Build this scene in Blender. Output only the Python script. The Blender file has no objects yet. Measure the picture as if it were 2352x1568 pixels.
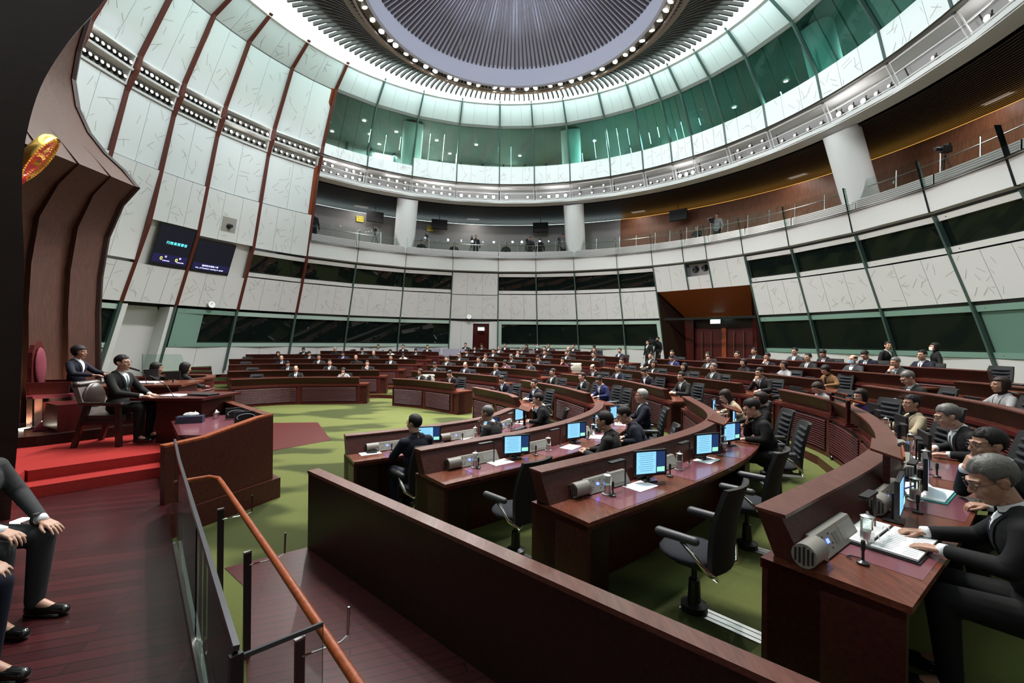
import bpy, bmesh, math, random
import numpy as np
from mathutils import Vector, Matrix, Quaternion
from mathutils.bvhtree import BVHTree
random.seed(7)
PI = math.pi
S = bpy.context.scene
COL = S.collection

# ------------------------------------------------------------------ camera
cam_d = bpy.data.cameras.new('camera'); cam = bpy.data.objects.new('camera', cam_d); COL.objects.link(cam)
cam_d.sensor_width = 36.0; cam_d.lens = 36.0 * 1000 / 2352
cam_d.clip_start = 0.05; cam_d.clip_end = 200
_r = math.radians(0.57)
cam.matrix_world = Matrix(((math.cos(_r), -math.sin(_r), 0, 0), (0, 0, -1, 0), (math.sin(_r), math.cos(_r), 0, 2.4), (0, 0, 0, 1)))
S.camera = cam
# ------------------------------------------------------------------ world, exposure
w = bpy.data.worlds.new('world'); S.world = w; w.use_nodes = True
w.node_tree.nodes['Background'].inputs[0].default_value = (0.45, 0.5, 0.55, 1)
w.node_tree.nodes['Background'].inputs[1].default_value = 0.05
S.view_settings.view_transform = 'Standard'; S.view_settings.look = 'None'
S.view_settings.gamma = 1; S.view_settings.use_curve_mapping = False
S.view_settings.exposure = 1.2
CX, CY = -0.4, 13.0           # hall axis
RX, RY = 0.0, 13.0            # ceiling ring axis

def spot(loc, target, power, size_deg, color=(1, .93, .85), radius=.12, blend=.6):
    d = bpy.data.lights.new('spot', 'SPOT'); d.energy = power; d.spot_size = math.radians(size_deg)
    d.spot_blend = blend; d.color = color; d.shadow_soft_size = radius
    o = bpy.data.objects.new('spot', d); COL.objects.link(o); o.location = loc
    o.rotation_euler = (Vector(target) - Vector(loc)).to_track_quat('-Z', 'Y').to_euler()
    return o
def area(loc, target, power, sx, sy, color=(1, 1, 1)):
    d = bpy.data.lights.new('area', 'AREA'); d.energy = power; d.shape = 'RECTANGLE'; d.size = sx; d.size_y = sy; d.color = color
    o = bpy.data.objects.new('area', d); COL.objects.link(o); o.location = loc
    o.rotation_euler = (Vector(target) - Vector(loc)).to_track_quat('-Z', 'Y').to_euler()
    return o
# the lamps of the ceiling ring
for k in range(20):
    a = 2 * PI * k / 20 + .1
    x, y = RX + 5.05 * math.cos(a), RY + 5.05 * math.sin(a)
    tx, ty = RX + 7.5 * math.cos(a), RY + 7.5 * math.sin(a)
    near = max(0, (7.5 - y) / 5) + (.5 if y < 10 else 0)
    spot((x, y, 12.45), (tx, ty, 0), 1150 * max(.10, 1 - near), 105, (1, .955, .91), .15, .8)
for k in range(12):  # extra spots added at the ring to brighten balcony columns and walls
    a = 2 * PI * (k + .5) / 12; c_, s_ = math.cos(a), math.sin(a)
    spot((RX + 4.95 * c_, RY + 4.95 * s_, 12.5), (CX + 14 * c_, CY + 14 * s_, 8.4), 360, 85, (1, .97, .94), .15, .9)
# cove lamps washing the top row of panels
for k in range(24):
    th = -95 + 8.6 * k
    t = math.radians(th); d_ = (math.sin(t), math.cos(t))
    low = th < -44
    spot((CX + 8.7 * d_[0], CY + 8.7 * d_[1], 14.75), (CX + 11.6 * d_[0], CY + 11.6 * d_[1], 13.0 if low else 14.2), 30 if low else 62, 125, (.72, 1, .96), .15, 1)
# cool uplight inside the dome
for k in range(20):
    a = 2 * PI * k / 20; c_, s_ = math.cos(a), math.sin(a)
    spot((RX + 4.25 * c_, RY + 4.25 * s_, 12.75), (RX - 2.6 * c_, RY - 2.6 * s_, 14.3), 200, 75, (.68, .76, 1), .1, .9)
# stage lamps in the light racks, aimed across the hall
for th in (-42, -31, -19, -8, 3, 12, 22, 32, 45, 60, 80):
    t = math.radians(th); x, y = CX + 12.75 * math.sin(t), CY + 12.75 * math.cos(t)
    spot((x, y, 10.95), (CX - 5 - (2 if th > 30 else 0), CY + .5, .5), 800, 60, (1, .96, .92), .12, .9)
for th in (-80, -72, -62, -52):
    t = math.radians(th); x, y = CX + 12.3 * math.sin(t), CY + 12.3 * math.cos(t)
    spot((x, y, 11.1), (CX + 6, CY + 5, 1.5), 700, 80, (1, .96, .92), .12, .9)

# ------------------------------------------------------------------ materials
def nodes(m):
    m.use_nodes = True; nt = m.node_tree; return nt, nt.nodes['Principled BSDF']
MATS = {}
def mat(name, col, rough=.5, metal=0, spec=.5, emit=None, es=0, noise=0, scale=8, alpha=1, trans=0, bump=0, coat=0):
    if name in MATS: return MATS[name]
    m = bpy.data.materials.new(name); MATS[name] = m
    nt, b = nodes(m)
    b.inputs['Base Color'].default_value = (*col, 1); b.inputs['Roughness'].default_value = rough
    b.inputs['Metallic'].default_value = metal; b.inputs['Specular IOR Level'].default_value = spec
    b.inputs['Coat Weight'].default_value = coat; b.inputs['Coat Roughness'].default_value = .12
    if emit: b.inputs['Emission Color'].default_value = (*emit, 1); b.inputs['Emission Strength'].default_value = es
    if trans: b.inputs['Transmission Weight'].default_value = trans
    if alpha < 1: b.inputs['Alpha'].default_value = alpha
    if noise or bump:
        tc = nt.nodes.new('ShaderNodeTexCoord'); n = nt.nodes.new('ShaderNodeTexNoise'); n.inputs['Scale'].default_value = scale
        n.inputs['Detail'].default_value = 5
        nt.links.new(tc.outputs['Object'], n.inputs['Vector'])
        if noise:
            mx = nt.nodes.new('ShaderNodeMix'); mx.data_type = 'RGBA'
            mx.inputs['A'].default_value = (*[c * (1 - noise) for c in col], 1); mx.inputs['B'].default_value = (*[min(1, c * (1 + noise)) for c in col], 1)
            nt.links.new(n.outputs['Fac'], mx.inputs['Factor']); nt.links.new(mx.outputs['Result'], b.inputs['Base Color'])
        if bump:
            bp = nt.nodes.new('ShaderNodeBump'); bp.inputs['Strength'].default_value = bump; bp.inputs['Distance'].default_value = .01
            nt.links.new(n.outputs['Fac'], bp.inputs['Height']); nt.links.new(bp.outputs['Normal'], b.inputs['Normal'])
    return m
def wood(name, c1, c2, rough=.3, stretch=(1.2, 14, 14), scale=3, coat=.2, rot=0):
    if name in MATS: return MATS[name]
    m = bpy.data.materials.new(name); MATS[name] = m
    nt, b = nodes(m)
    tc = nt.nodes.new('ShaderNodeTexCoord'); mp = nt.nodes.new('ShaderNodeMapping'); mp.inputs['Scale'].default_value = stretch
    mp.inputs['Rotation'].default_value = (0, 0, rot)
    n = nt.nodes.new('ShaderNodeTexNoise'); n.inputs['Scale'].default_value = scale; n.inputs['Detail'].default_value = 8; n.inputs['Distortion'].default_value = .6
    cr = nt.nodes.new('ShaderNodeValToRGB'); cr.color_ramp.elements[0].position = .35; cr.color_ramp.elements[1].position = .68
    cr.color_ramp.elements[0].color = (*c1, 1); cr.color_ramp.elements[1].color = (*c2, 1)
    nt.links.new(tc.outputs['Object'], mp.inputs[0]); nt.links.new(mp.outputs[0], n.inputs[0])
    nt.links.new(n.outputs['Fac'], cr.inputs[0]); nt.links.new(cr.outputs[0], b.inputs['Base Color'])
    b.inputs['Roughness'].default_value = rough; b.inputs['Coat Weight'].default_value = coat * .6; b.inputs['Coat Roughness'].default_value = .2
    b.inputs['Specular IOR Level'].default_value = .22
    return m
WOOD = wood('mahogany', (.030, .0075, .006), (.058, .014, .010), .38)
WOODTOP = wood('mahogany_top', (.085, .024, .014), (.14, .042, .024), .26, (10, 1.6, 10), coat=.3, rot=.7)
WOODCAP = wood('mahogany_cap', (.07, .023, .017), (.115, .04, .03), .38, (10, 2, 10), coat=.25, rot=.75)
WOODRED = wood('red_wood', (.042, .006, .006), (.075, .011, .010), .38)
WOODDK = wood('dark_end_wood', (.012, .005, .004), (.024, .009, .007), .4)
WOODOR = wood('orange_wood', (.17, .035, .010), (.27, .065, .02), .4, (10, 10, 1))
WOODSCR = wood('screen_wood', (.034, .014, .010), (.058, .025, .018), .45, (12, 12, 1))
PADMAT = mat('leather_pad', (.16, .055, .07), .22, coat=.3)
WHITE = mat('white_panel', (.73, .735, .745), .55, noise=.02, scale=3)
WHITEC = mat('white_cool', (.72, .75, .76), .5)
MARK = mat('panel_mark', (.40, .385, .37), .6)
LEDGE = mat('white_ledge', (.76, .76, .76), .4)
FRIT = mat('teal_frit', (.22, .36, .31), .25, coat=.3)
FRITL = mat('pale_frit', (.46, .60, .54), .25, coat=.3)
DARKGAP = mat('dark_gap', (.012, .014, .014), .6)
MULR = mat('brown_mullion', (.10, .022, .014), .4)
MULD = mat('dark_mullion', (.06, .10, .09), .3)
STUD = mat('stud', (.03, .03, .03), .4)
STEEL = mat('steel', (.62, .62, .62), .3, 1)
CHROME = mat('chrome', (.85, .85, .85), .08, 1)
BLACK = mat('black_plastic', (.012, .012, .013), .35)
BLACKM = mat('black_matt', (.010, .010, .011), .8)
GREY = mat('grey_plastic', (.33, .32, .29), .45)
PAPER = mat('paper', (.85, .86, .88), .7)
INK = mat('ink', (.25, .26, .3), .8)
def darkglass():
    m = bpy.data.materials.new('dark_window_glass'); MATS['dark_window_glass'] = m
    nt, b = nodes(m); b.inputs['Base Color'].default_value = (.006, .010, .009, 1); b.inputs['Roughness'].default_value = .03
    b.inputs['Specular IOR Level'].default_value = .35
    return m
DGLASS = darkglass()
def glass(name, col, fac_t=.85, rough=0.02):
    m = bpy.data.materials.new(name); MATS[name] = m; m.use_nodes = True; nt = m.node_tree; nt.nodes.clear()
    o = nt.nodes.new('ShaderNodeOutputMaterial'); t = nt.nodes.new('ShaderNodeBsdfTransparent'); g = nt.nodes.new('ShaderNodeBsdfGlossy')
    t.inputs[0].default_value = (*col, 1); g.inputs[1].default_value = rough; g.inputs[0].default_value = (.9, 1, .97, 1)
    f = nt.nodes.new('ShaderNodeFresnel'); f.inputs[0].default_value = 1.45; mx = nt.nodes.new('ShaderNodeMixShader')
    nt.links.new(f.outputs[0], mx.inputs[0]); nt.links.new(t.outputs[0], mx.inputs[1]); nt.links.new(g.outputs[0], mx.inputs[2])
    nt.links.new(mx.outputs[0], o.inputs[0]); return m
GL_SOFT = glass('soft_glass', (.74, .88, .84)); GL_TEAL = glass('teal_glass', (.55, .84, .79)); GL_CLEAR = glass('clear_glass', (.86, .93, .90)); GL_SMOKE = glass('rail_glass', (.80, .80, .80))
def emi(name, col, s):
    return mat(name, (0, 0, 0), .5, emit=col, es=s)
LAMP_HOT = emi('lamp_bright', (1, .97, .93), 26); LAMP_ON = emi('lamp_on', (1, .93, .85), 12); LAMP_DIM = emi('lamp_dim', (1, .86, .7), 1.0)
CEIL_GLOW = emi('ceiling_cove_glow', (.78, 1, .96), 1.9)  # glow put into the ceiling surface, standing in for cove light on it
COVE = emi('cove_strip', (.75, .95, .95), 1.3); COVEO = emi('cove_amber', (1, .5, .1), .8)
SCR_BLUE = emi('screen_blue', (.20, .47, .75), .72); SCR_DARK = emi('screen_navy', (.006, .009, .02), .3); SCR_GREEN = emi('screen_green', (.3, .75, .55), .6)
EXITM = emi('exit_sign', (.55, .95, .9), 1.6); TXT_CY = emi('text_cyan', (.12, .75, .8), 1.1); TXT_W = emi('text_white', (.65, .65, 1), 1.1); TXT_Y = emi('text_yellow', (.95, .9, .15), 1.2)
BLUELED = emi('blue_led', (.05, .08, 1), 4); UPL = emi('floor_uplight', (1, .88, .7), 14)
def carpet():
    m = bpy.data.materials.new('green_carpet'); MATS['green_carpet'] = m; nt, b = nodes(m)
    tc = nt.nodes.new('ShaderNodeTexCoord'); mp = nt.nodes.new('ShaderNodeMapping'); mp.inputs['Scale'].default_value = (.42, .8, 1)
    n = nt.nodes.new('ShaderNodeTexNoise'); n.inputs['Scale'].default_value = 1.1; n.inputs['Detail'].default_value = 1.5
    cr = nt.nodes.new('ShaderNodeValToRGB'); e = cr.color_ramp.elements
    e[0].position = .43; e[0].color = (.036, .044, .015, 1); e[1].position = .50; e[1].color = (.094, .108, .034, 1)
    n2 = nt.nodes.new('ShaderNodeTexNoise'); n2.inputs['Scale'].default_value = 60; n2.inputs['Detail'].default_value = 4
    mx = nt.nodes.new('ShaderNodeMix'); mx.data_type = 'RGBA'; mx.blend_type = 'MULTIPLY'; mx.inputs['Factor'].default_value = .35
    nt.links.new(tc.outputs['Object'], mp.inputs[0]); nt.links.new(mp.outputs[0], n.inputs[0]); nt.links.new(tc.outputs['Object'], n2.inputs[0])
    nt.links.new(n.outputs['Fac'], cr.inputs[0]); nt.links.new(cr.outputs[0], mx.inputs['A']); nt.links.new(n2.outputs['Color'], mx.inputs['B'])
    nt.links.new(mx.outputs['Result'], b.inputs['Base Color']); b.inputs['Roughness'].default_value = .95; b.inputs['Specular IOR Level'].default_value = .1
    return m
CARPET = carpet()
REDC = mat('red_carpet', (.27, .024, .022), .95, spec=.1, noise=.12, scale=40, bump=.3)
DKREDC = mat('maroon_carpet', (.10, .008, .02), .95, spec=.1)
def boards(name, c1, c2, ang, pitch):
    m = bpy.data.materials.new(name); MATS[name] = m; nt, b = nodes(m)
    tc = nt.nodes.new('ShaderNodeTexCoord'); mp = nt.nodes.new('ShaderNodeMapping'); mp.inputs['Rotation'].default_value = (0, 0, ang)
    br = nt.nodes.new('ShaderNodeTexBrick'); br.inputs['Scale'].default_value = 1; br.inputs['Brick Width'].default_value = 1.6; br.inputs['Row Height'].default_value = pitch
    br.inputs['Mortar Size'].default_value = .004; br.inputs['Mortar'].default_value = (.004, .002, .002, 1)
    br.inputs['Color1'].default_value = (*c1, 1); br.inputs['Color2'].default_value = (*c2, 1)
    n = nt.nodes.new('ShaderNodeTexNoise'); mp2 = nt.nodes.new('ShaderNodeMapping'); mp2.inputs['Scale'].default_value = (1.5, 30, 1); n.inputs['Scale'].default_value = 2; n.inputs['Detail'].default_value = 6
    mx = nt.nodes.new('ShaderNodeMix'); mx.data_type = 'RGBA'; mx.blend_type = 'MULTIPLY'; mx.inputs['Factor'].default_value = .6
    nt.links.new(tc.outputs['Object'], mp.inputs[0]); nt.links.new(mp.outputs[0], br.inputs[0]); nt.links.new(mp.outputs[0], mp2.inputs[0]); nt.links.new(mp2.outputs[0], n.inputs[0])
    nt.links.new(br.outputs[0], mx.inputs['A']); nt.links.new(n.outputs['Color'], mx.inputs['B']); nt.links.new(mx.outputs['Result'], b.inputs['Base Color'])
    b.inputs['Roughness'].default_value = .32; b.inputs['Coat Weight'].default_value = .25; b.inputs['Coat Roughness'].default_value = .2; b.inputs['Specular IOR Level'].default_value = .4
    return m
BOARDS = boards('maroon_boards', (.085, .015, .018), (.055, .010, .012), -.35, .09)
BOARDS2 = boards('stage_boards', (.075, .012, .015), (.042, .0070, .009), -.35, .10)

# ------------------------------------------------------------------ mesh helpers
class MB:
    def __init__(s): s.v = []; s.f = []; s.m = []; s.mats = []; s.sm = False
    def mi(s, mt):
        if mt is None: return 0
        if mt not in s.mats: s.mats.append(mt)
        return s.mats.index(mt)
    def add(s, vs, fs, mt=None):
        b = len(s.v); s.v += [tuple(v) for v in vs]; k = s.mi(mt)
        for f in fs: s.f.append(tuple(b + i for i in f)); s.m.append(k)
        return s
    def hexa(s, p, mt=None):   # 8 pts: bottom 4 ccw, top 4 ccw
        return s.add(p, [(3, 2, 1, 0), (4, 5, 6, 7), (0, 1, 5, 4), (1, 2, 6, 5), (2, 3, 7, 6), (3, 0, 4, 7)], mt)
    def box(s, c, d, mt=None, rot=0, M=None):
        x, y, z = d[0] / 2, d[1] / 2, d[2] / 2
        p = [Vector(q) for q in ((-x, -y, -z), (x, -y, -z), (x, y, -z), (-x, y, -z), (-x, -y, z), (x, -y, z), (x, y, z), (-x, y, z))]
        R = M if M is not None else Matrix.Rotation(rot, 3, 'Z')
        return s.hexa([R @ q + Vector(c) for q in p], mt)
    def tube(s, path, r, n=8, mt=None, cap=True):
        path = [Vector(p) for p in path]; rs = r if isinstance(r, (list, tuple)) else [r] * len(path)
        b = len(s.v); k = s.mi(mt); up = None
        for i, p in enumerate(path):
            t = (path[min(i + 1, len(path) - 1)] - path[max(i - 1, 0)]).normalized()
            if up is None: up = t.orthogonal().normalized()
            up = (up - t * up.dot(t)).normalized(); sd = t.cross(up)
            for j in range(n):
                a = 2 * PI * j / n; s.v.append(tuple(p + (up * math.cos(a) + sd * math.sin(a)) * rs[i]))
        for i in range(len(path) - 1):
            for j in range(n):
                s.f.append((b + i * n + j, b + i * n + (j + 1) % n, b + (i + 1) * n + (j + 1) % n, b + (i + 1) * n + j)); s.m.append(k)
        if cap:
            s.f.append(tuple(b + j for j in range(n))[::-1]); s.m.append(k)
            e = b + (len(path) - 1) * n; s.f.append(tuple(e + j for j in range(n))); s.m.append(k)
        return s
    def lathe(s, prof, c=(0, 0, 0), n=24, mt=None, a0=0, a1=2 * PI):
        b = len(s.v); k = s.mi(mt); full = abs(a1 - a0 - 2 * PI) < 1e-6; m = n if full else n + 1
        for i in range(m):
            a = a0 + (a1 - a0) * i / n
            for (r, z) in prof: s.v.append((c[0] + r * math.sin(a), c[1] + r * math.cos(a), c[2] + z))
        L = len(prof)
        for i in range(n):
            i2 = (i + 1) % m
            for j in range(L - 1):
                s.f.append((b + i * L + j, b + i2 * L + j, b + i2 * L + j + 1, b + i * L + j + 1)); s.m.append(k)
        return s
    def ell(s, c, r, n=16, mt=None, R=None):
        vs = []; fs = []; m = n // 2 + 1
        for i in range(m):
            p = PI * i / (m - 1)
            for j in range(n):
                a = 2 * PI * j / n; q = Vector((r[0] * math.sin(p) * math.cos(a), r[1] * math.sin(p) * math.sin(a), r[2] * math.cos(p)))
                if R is not None: q = R @ q
                vs.append(q + Vector(c))
        for i in range(m - 1):
            for j in range(n): fs.append((i * n + j, (i + 1) * n + j, (i + 1) * n + (j + 1) % n, i * n + (j + 1) % n))
        return s.add(vs, fs, mt)
    def cap(s, p1, p2, r1, r2, n=12, mt=None):
        p1, p2 = Vector(p1), Vector(p2); d = (p2 - p1); L = max(d.length, 1e-4); d /= L
        path = []; rs = []
        for i in range(5):
            a = PI / 2 * i / 4; path.append(p1 - d * (r1 * math.cos(a))); rs.append(max(r1 * math.sin(a), .0008))
        for i in range(5):
            a = PI / 2 * i / 4; path.append(p2 + d * (r2 * math.sin(a))); rs.append(max(r2 * math.cos(a), .0008))
        return s.tube(path, rs, n, mt)
    def prism(s, poly, z0, z1, mt=None):
        n = len(poly); a = sum(poly[i][0] * poly[(i + 1) % n][1] - poly[(i + 1) % n][0] * poly[i][1] for i in range(n))
        if a < 0: poly = poly[::-1]
        vs = [(p[0], p[1], z0) for p in poly] + [(p[0], p[1], z1) for p in poly]
        fs = [tuple(range(n))[::-1], tuple(range(n, 2 * n))] + [(i, (i + 1) % n, n + (i + 1) % n, n + i) for i in range(n)]
        return s.add(vs, fs, mt)
    def sweep(s, C, N, prof, mt=None, z=0):
        """closed profile [(s,z)] carried along plan curve C with normals N"""
        b = len(s.v); k = s.mi(mt); L = len(prof)
        for c, n in zip(C, N):
            for (q, h) in prof: s.v.append((c[0] + n[0] * q, c[1] + n[1] * q, z + h))
        for i in range(len(C) - 1):
            for j in range(L):
                j2 = (j + 1) % L; s.f.append((b + i * L + j, b + (i + 1) * L + j, b + (i + 1) * L + j2, b + i * L + j2)); s.m.append(k)
        s.f.append(tuple(b + j for j in range(L))); s.m.append(k)
        e = b + (len(C) - 1) * L; s.f.append(tuple(e + j for j in range(L))[::-1]); s.m.append(k)
        return s
    def mesh(s, name, mt=None, smooth=None, fix=False):
        me = bpy.data.meshes.new(name); me.from_pydata(s.v, [], s.f)
        ms = s.mats if s.mats else [mt]
        for q in ms: me.materials.append(q)
        if len(ms) > 1: me.polygons.foreach_set('material_index', s.m)
        if fix:
            bm = bmesh.new(); bm.from_mesh(me); bmesh.ops.recalc_face_normals(bm, faces=bm.faces); bm.to_mesh(me); bm.free()
        if smooth: me.polygons.foreach_set('use_smooth', [True] * len(me.polygons))
        if smooth == 'auto': me.set_sharp_from_angle(angle=math.radians(40))
        me.update(); return me
    def obj(s, name, mt=None, parent=None, loc=None, smooth=None, fix=True, rz=0):
        return link(name, s.mesh(name, mt, smooth, fix), parent, loc, rz)
def link(name, me, parent=None, loc=None, rz=0):
    o = bpy.data.objects.new(name, me); COL.objects.link(o)
    if parent: o.parent = parent
    if loc: o.location = loc
    if rz: o.rotation_euler = (0, 0, rz)
    return o
def tag(o, label=None, cat=None, group=None, kind=None):
    if label: o['label'] = label
    if cat: o['category'] = cat
    if group: o['group'] = group
    if kind: o['kind'] = kind
    return o
def thing(name, label, cat, loc=(0, 0, 0), rz=0, group=None):
    o = bpy.data.objects.new(name, None); COL.objects.link(o); o.location = loc; o.rotation_euler = (0, 0, rz); o.empty_display_size = .1
    return tag(o, label, cat, group)
def struct(name, loc=(0, 0, 0)):
    o = bpy.data.objects.new(name, None); COL.objects.link(o); o.location = loc; o['kind'] = 'structure'; return o
def dup(o, loc=None, rz=None, label=None, group=None, parent=None):
    c = o.copy(); COL.objects.link(c)
    if parent: c.parent = parent
    if loc is not None: c.location = loc
    if rz is not None: c.rotation_euler = (0, 0, rz)
    if label: c['label'] = label
    if group: c['group'] = group
    for ch in o.children: dup(ch, parent=c)
    return c
PROTO = []
def pol(r, th, z, cx=None, cy=None):
    t = math.radians(th); return Vector(((CX if cx is None else cx) + r * math.sin(t), (CY if cy is None else cy) + r * math.cos(t), z))
def nth(k):
    return ORD[k] if k < 20 else str(k + 1) + {1: 'st', 2: 'nd', 3: 'rd'}.get((k + 1) % 10, 'th')
ORD = ['first', 'second', 'third', 'fourth', 'fifth', 'sixth', 'seventh', 'eighth', 'ninth', 'tenth', 'eleventh', 'twelfth', '13th', '14th', '15th', '16th', '17th', '18th', '19th', '20th']

# ------------------------------------------------------------------ hall shell
PROF = [(-.5, 17.3), (1.6, 16.45), (3.8, 15.5), (6.7, 14.1), (7.5, 13.85), (10.7, 12.9), (11.4, 12.5), (12.45, 12.2), (14.15, 11.0), (14.85, 9.9)]
def RR(z):
    for (z0, r0), (z1, r1) in zip(PROF, PROF[1:]):
        if z <= z1 or (z1, r1) == PROF[-1]:
            return r0 + (r1 - r0) * (z - z0) / (z1 - z0)
def slab(mb, t0, t1, z0, z1, off, th, mt=None, dr0=0, dr1=0, n=1):
    """plate on the wall, face `off` metres inside the wall surface, `th` thick"""
    r0, r1 = RR(z0) - off + dr0, RR(z1) - off + dr1
    for i in range(n):
        a, b = t0 + (t1 - t0) * i / n, t0 + (t1 - t0) * (i + 1) / n
        p = [pol(r0, a, z0), pol(r0, b, z0), pol(r0 + th, b, z0), pol(r0 + th, a, z0), pol(r1, a, z1), pol(r1, b, z1), pol(r1 + th, b, z1), pol(r1 + th, a, z1)]
        mb.hexa(p, mt)
    return mb
def panel(parent, t0, t1, z0, z1, off=.06, cols=3, marks=7, mt=None, seed=0):
    mb = MB(); rnd = random.Random(int(t0 * 37 + z0 * 91) + seed)
    mt = mt or WHITE; g = .06
    w = (t1 - t0) / cols
    for c in range(cols):
        slab(mb, t0 + c * w + g * .5, t0 + (c + 1) * w - g * .5, z0, z1, off, .05, mt)
    slab(mb, t0 + .05, t1 - .05, z0 + .02, z1 - .02, off - .02, .03, MARK, n=cols)
    # short incised strokes
    r0, r1 = RR(z0) - off, RR(z1) - off
    k = int(marks * max(1, (z1 - z0) / 1.2) * (t1 - t0) / 8)
    for _ in range(k):
        u, v = rnd.uniform(.06, .94), rnd.uniform(.08, .92); a = rnd.uniform(-1.2, 1.2) + PI / 2 * rnd.choice((0, 1, 1)); L = rnd.uniform(.09, .2)
        H = z1 - z0; W = math.radians(t1 - t0) * (r0 + r1) / 2
        ci = min(cols - 1, int(u * cols)); lo, hi = (ci + .04) / cols, (ci + .96) / cols
        def P(du, dv):
            uu = min(hi, max(lo, u + du / W)); vv = min(.98, max(.02, v + dv / H)); z = z0 + H * vv; rr = r0 + (r1 - r0) * vv
            # chord of this column
            ta, tb = t0 + ci * w, t0 + (ci + 1) * w; f = (uu * cols - ci)
            A, B = pol(rr, ta, z), pol(rr, tb, z); q = A.lerp(B, f); n = Vector((CX - q.x, CY - q.y, 0)).normalized()
            return q + n * .004
        dx, dz = math.cos(a) * L, math.sin(a) * L; nx, nz = -math.sin(a) * .008, math.cos(a) * .008
        q = [P(-dx - nx, -dz - nz), P(dx - nx, dz - nz), P(dx + nx, dz + nz), P(-dx + nx, -dz + nz)]
        mb.add(q, [(0, 1, 2, 3)], MARK)
    return mb.obj('panel', None, parent, fix=False)
def mull(parent, th, z0, z1, mt, w=.06, d=.12, off=.1):
    mb = MB(); zs = [z0] + [z for z, _ in PROF if z0 < z < z1 and not (th < -46.9 and z == 12.45)] + [z1]
    if th < -46.9 and z1 > 14: zs = sorted(set(zs) | {11.85})
    for a, b in zip(zs, zs[1:]):
        dw = math.degrees(w / 2 / RR(a)); slab(mb, th - dw, th + dw, a, b, off, d, mt)
    return mb.obj('mullion', None, parent)
WL, WF, WR, WN = struct('wall_left'), struct('wall_far'), struct('wall_right'), struct('wall_near')
def side(th): return WL if th < -47.01 else (WF if th < 55.2 else WR)
MU = [-97, -90, -82.4, -75, -67.4, -57.6, -47, -36.4, -25.1, -13.5, -2, 7.5, 17.1, 27.7, 36, 43, 48, 55.4, 64, 74.6, 85.5, 95.5, 105.5]
FLOORZ = .9
nwin = [0]
def window(t0, t1, z0, z1, off=.03, fr=.2, frm=None, side_l=0, side_r=0, panemat=None, lam=0):
    nwin[0] += 1; wdw = struct('window_%d' % nwin[0]); frm = frm or FRITL
    slab(MB(), t0 + .2, t1 - .2, z0 + fr * .6, z1 - fr * .6, off - .08, .04).obj('pane', panemat or DGLASS, wdw)
    mb = MB(); slab(mb, t0 + .15, t1 - .15, z0, z0 + fr, off, .04); slab(mb, t0 + .15, t1 - .15, z1 - fr, z1, off, .04)
    if side_l: slab(mb, t0 + .15, t0 + side_l, z0 + fr, z1 - fr, off, .04)
    if side_r: slab(mb, t1 - side_r, t1 - .15, z0 + fr, z1 - fr, off, .04)
    mb.obj('frame', frm, wdw)
    ms = MB()
    n = max(2, int(round((t1 - t0) / 3.2)))
    for zc in (z0 + fr / 2, z1 - fr / 2):
        for i in range(n):
            t = t0 + (t1 - t0) * (i + .35) / n; p = pol(RR(zc) - off - .01, t, zc); nrm = Vector((CX - p.x, CY - p.y, -3)).normalized()
            ms.tube([p, p + nrm * .012], .02, 6)
    ms.obj('stud', STUD, wdw); return wdw
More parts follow.
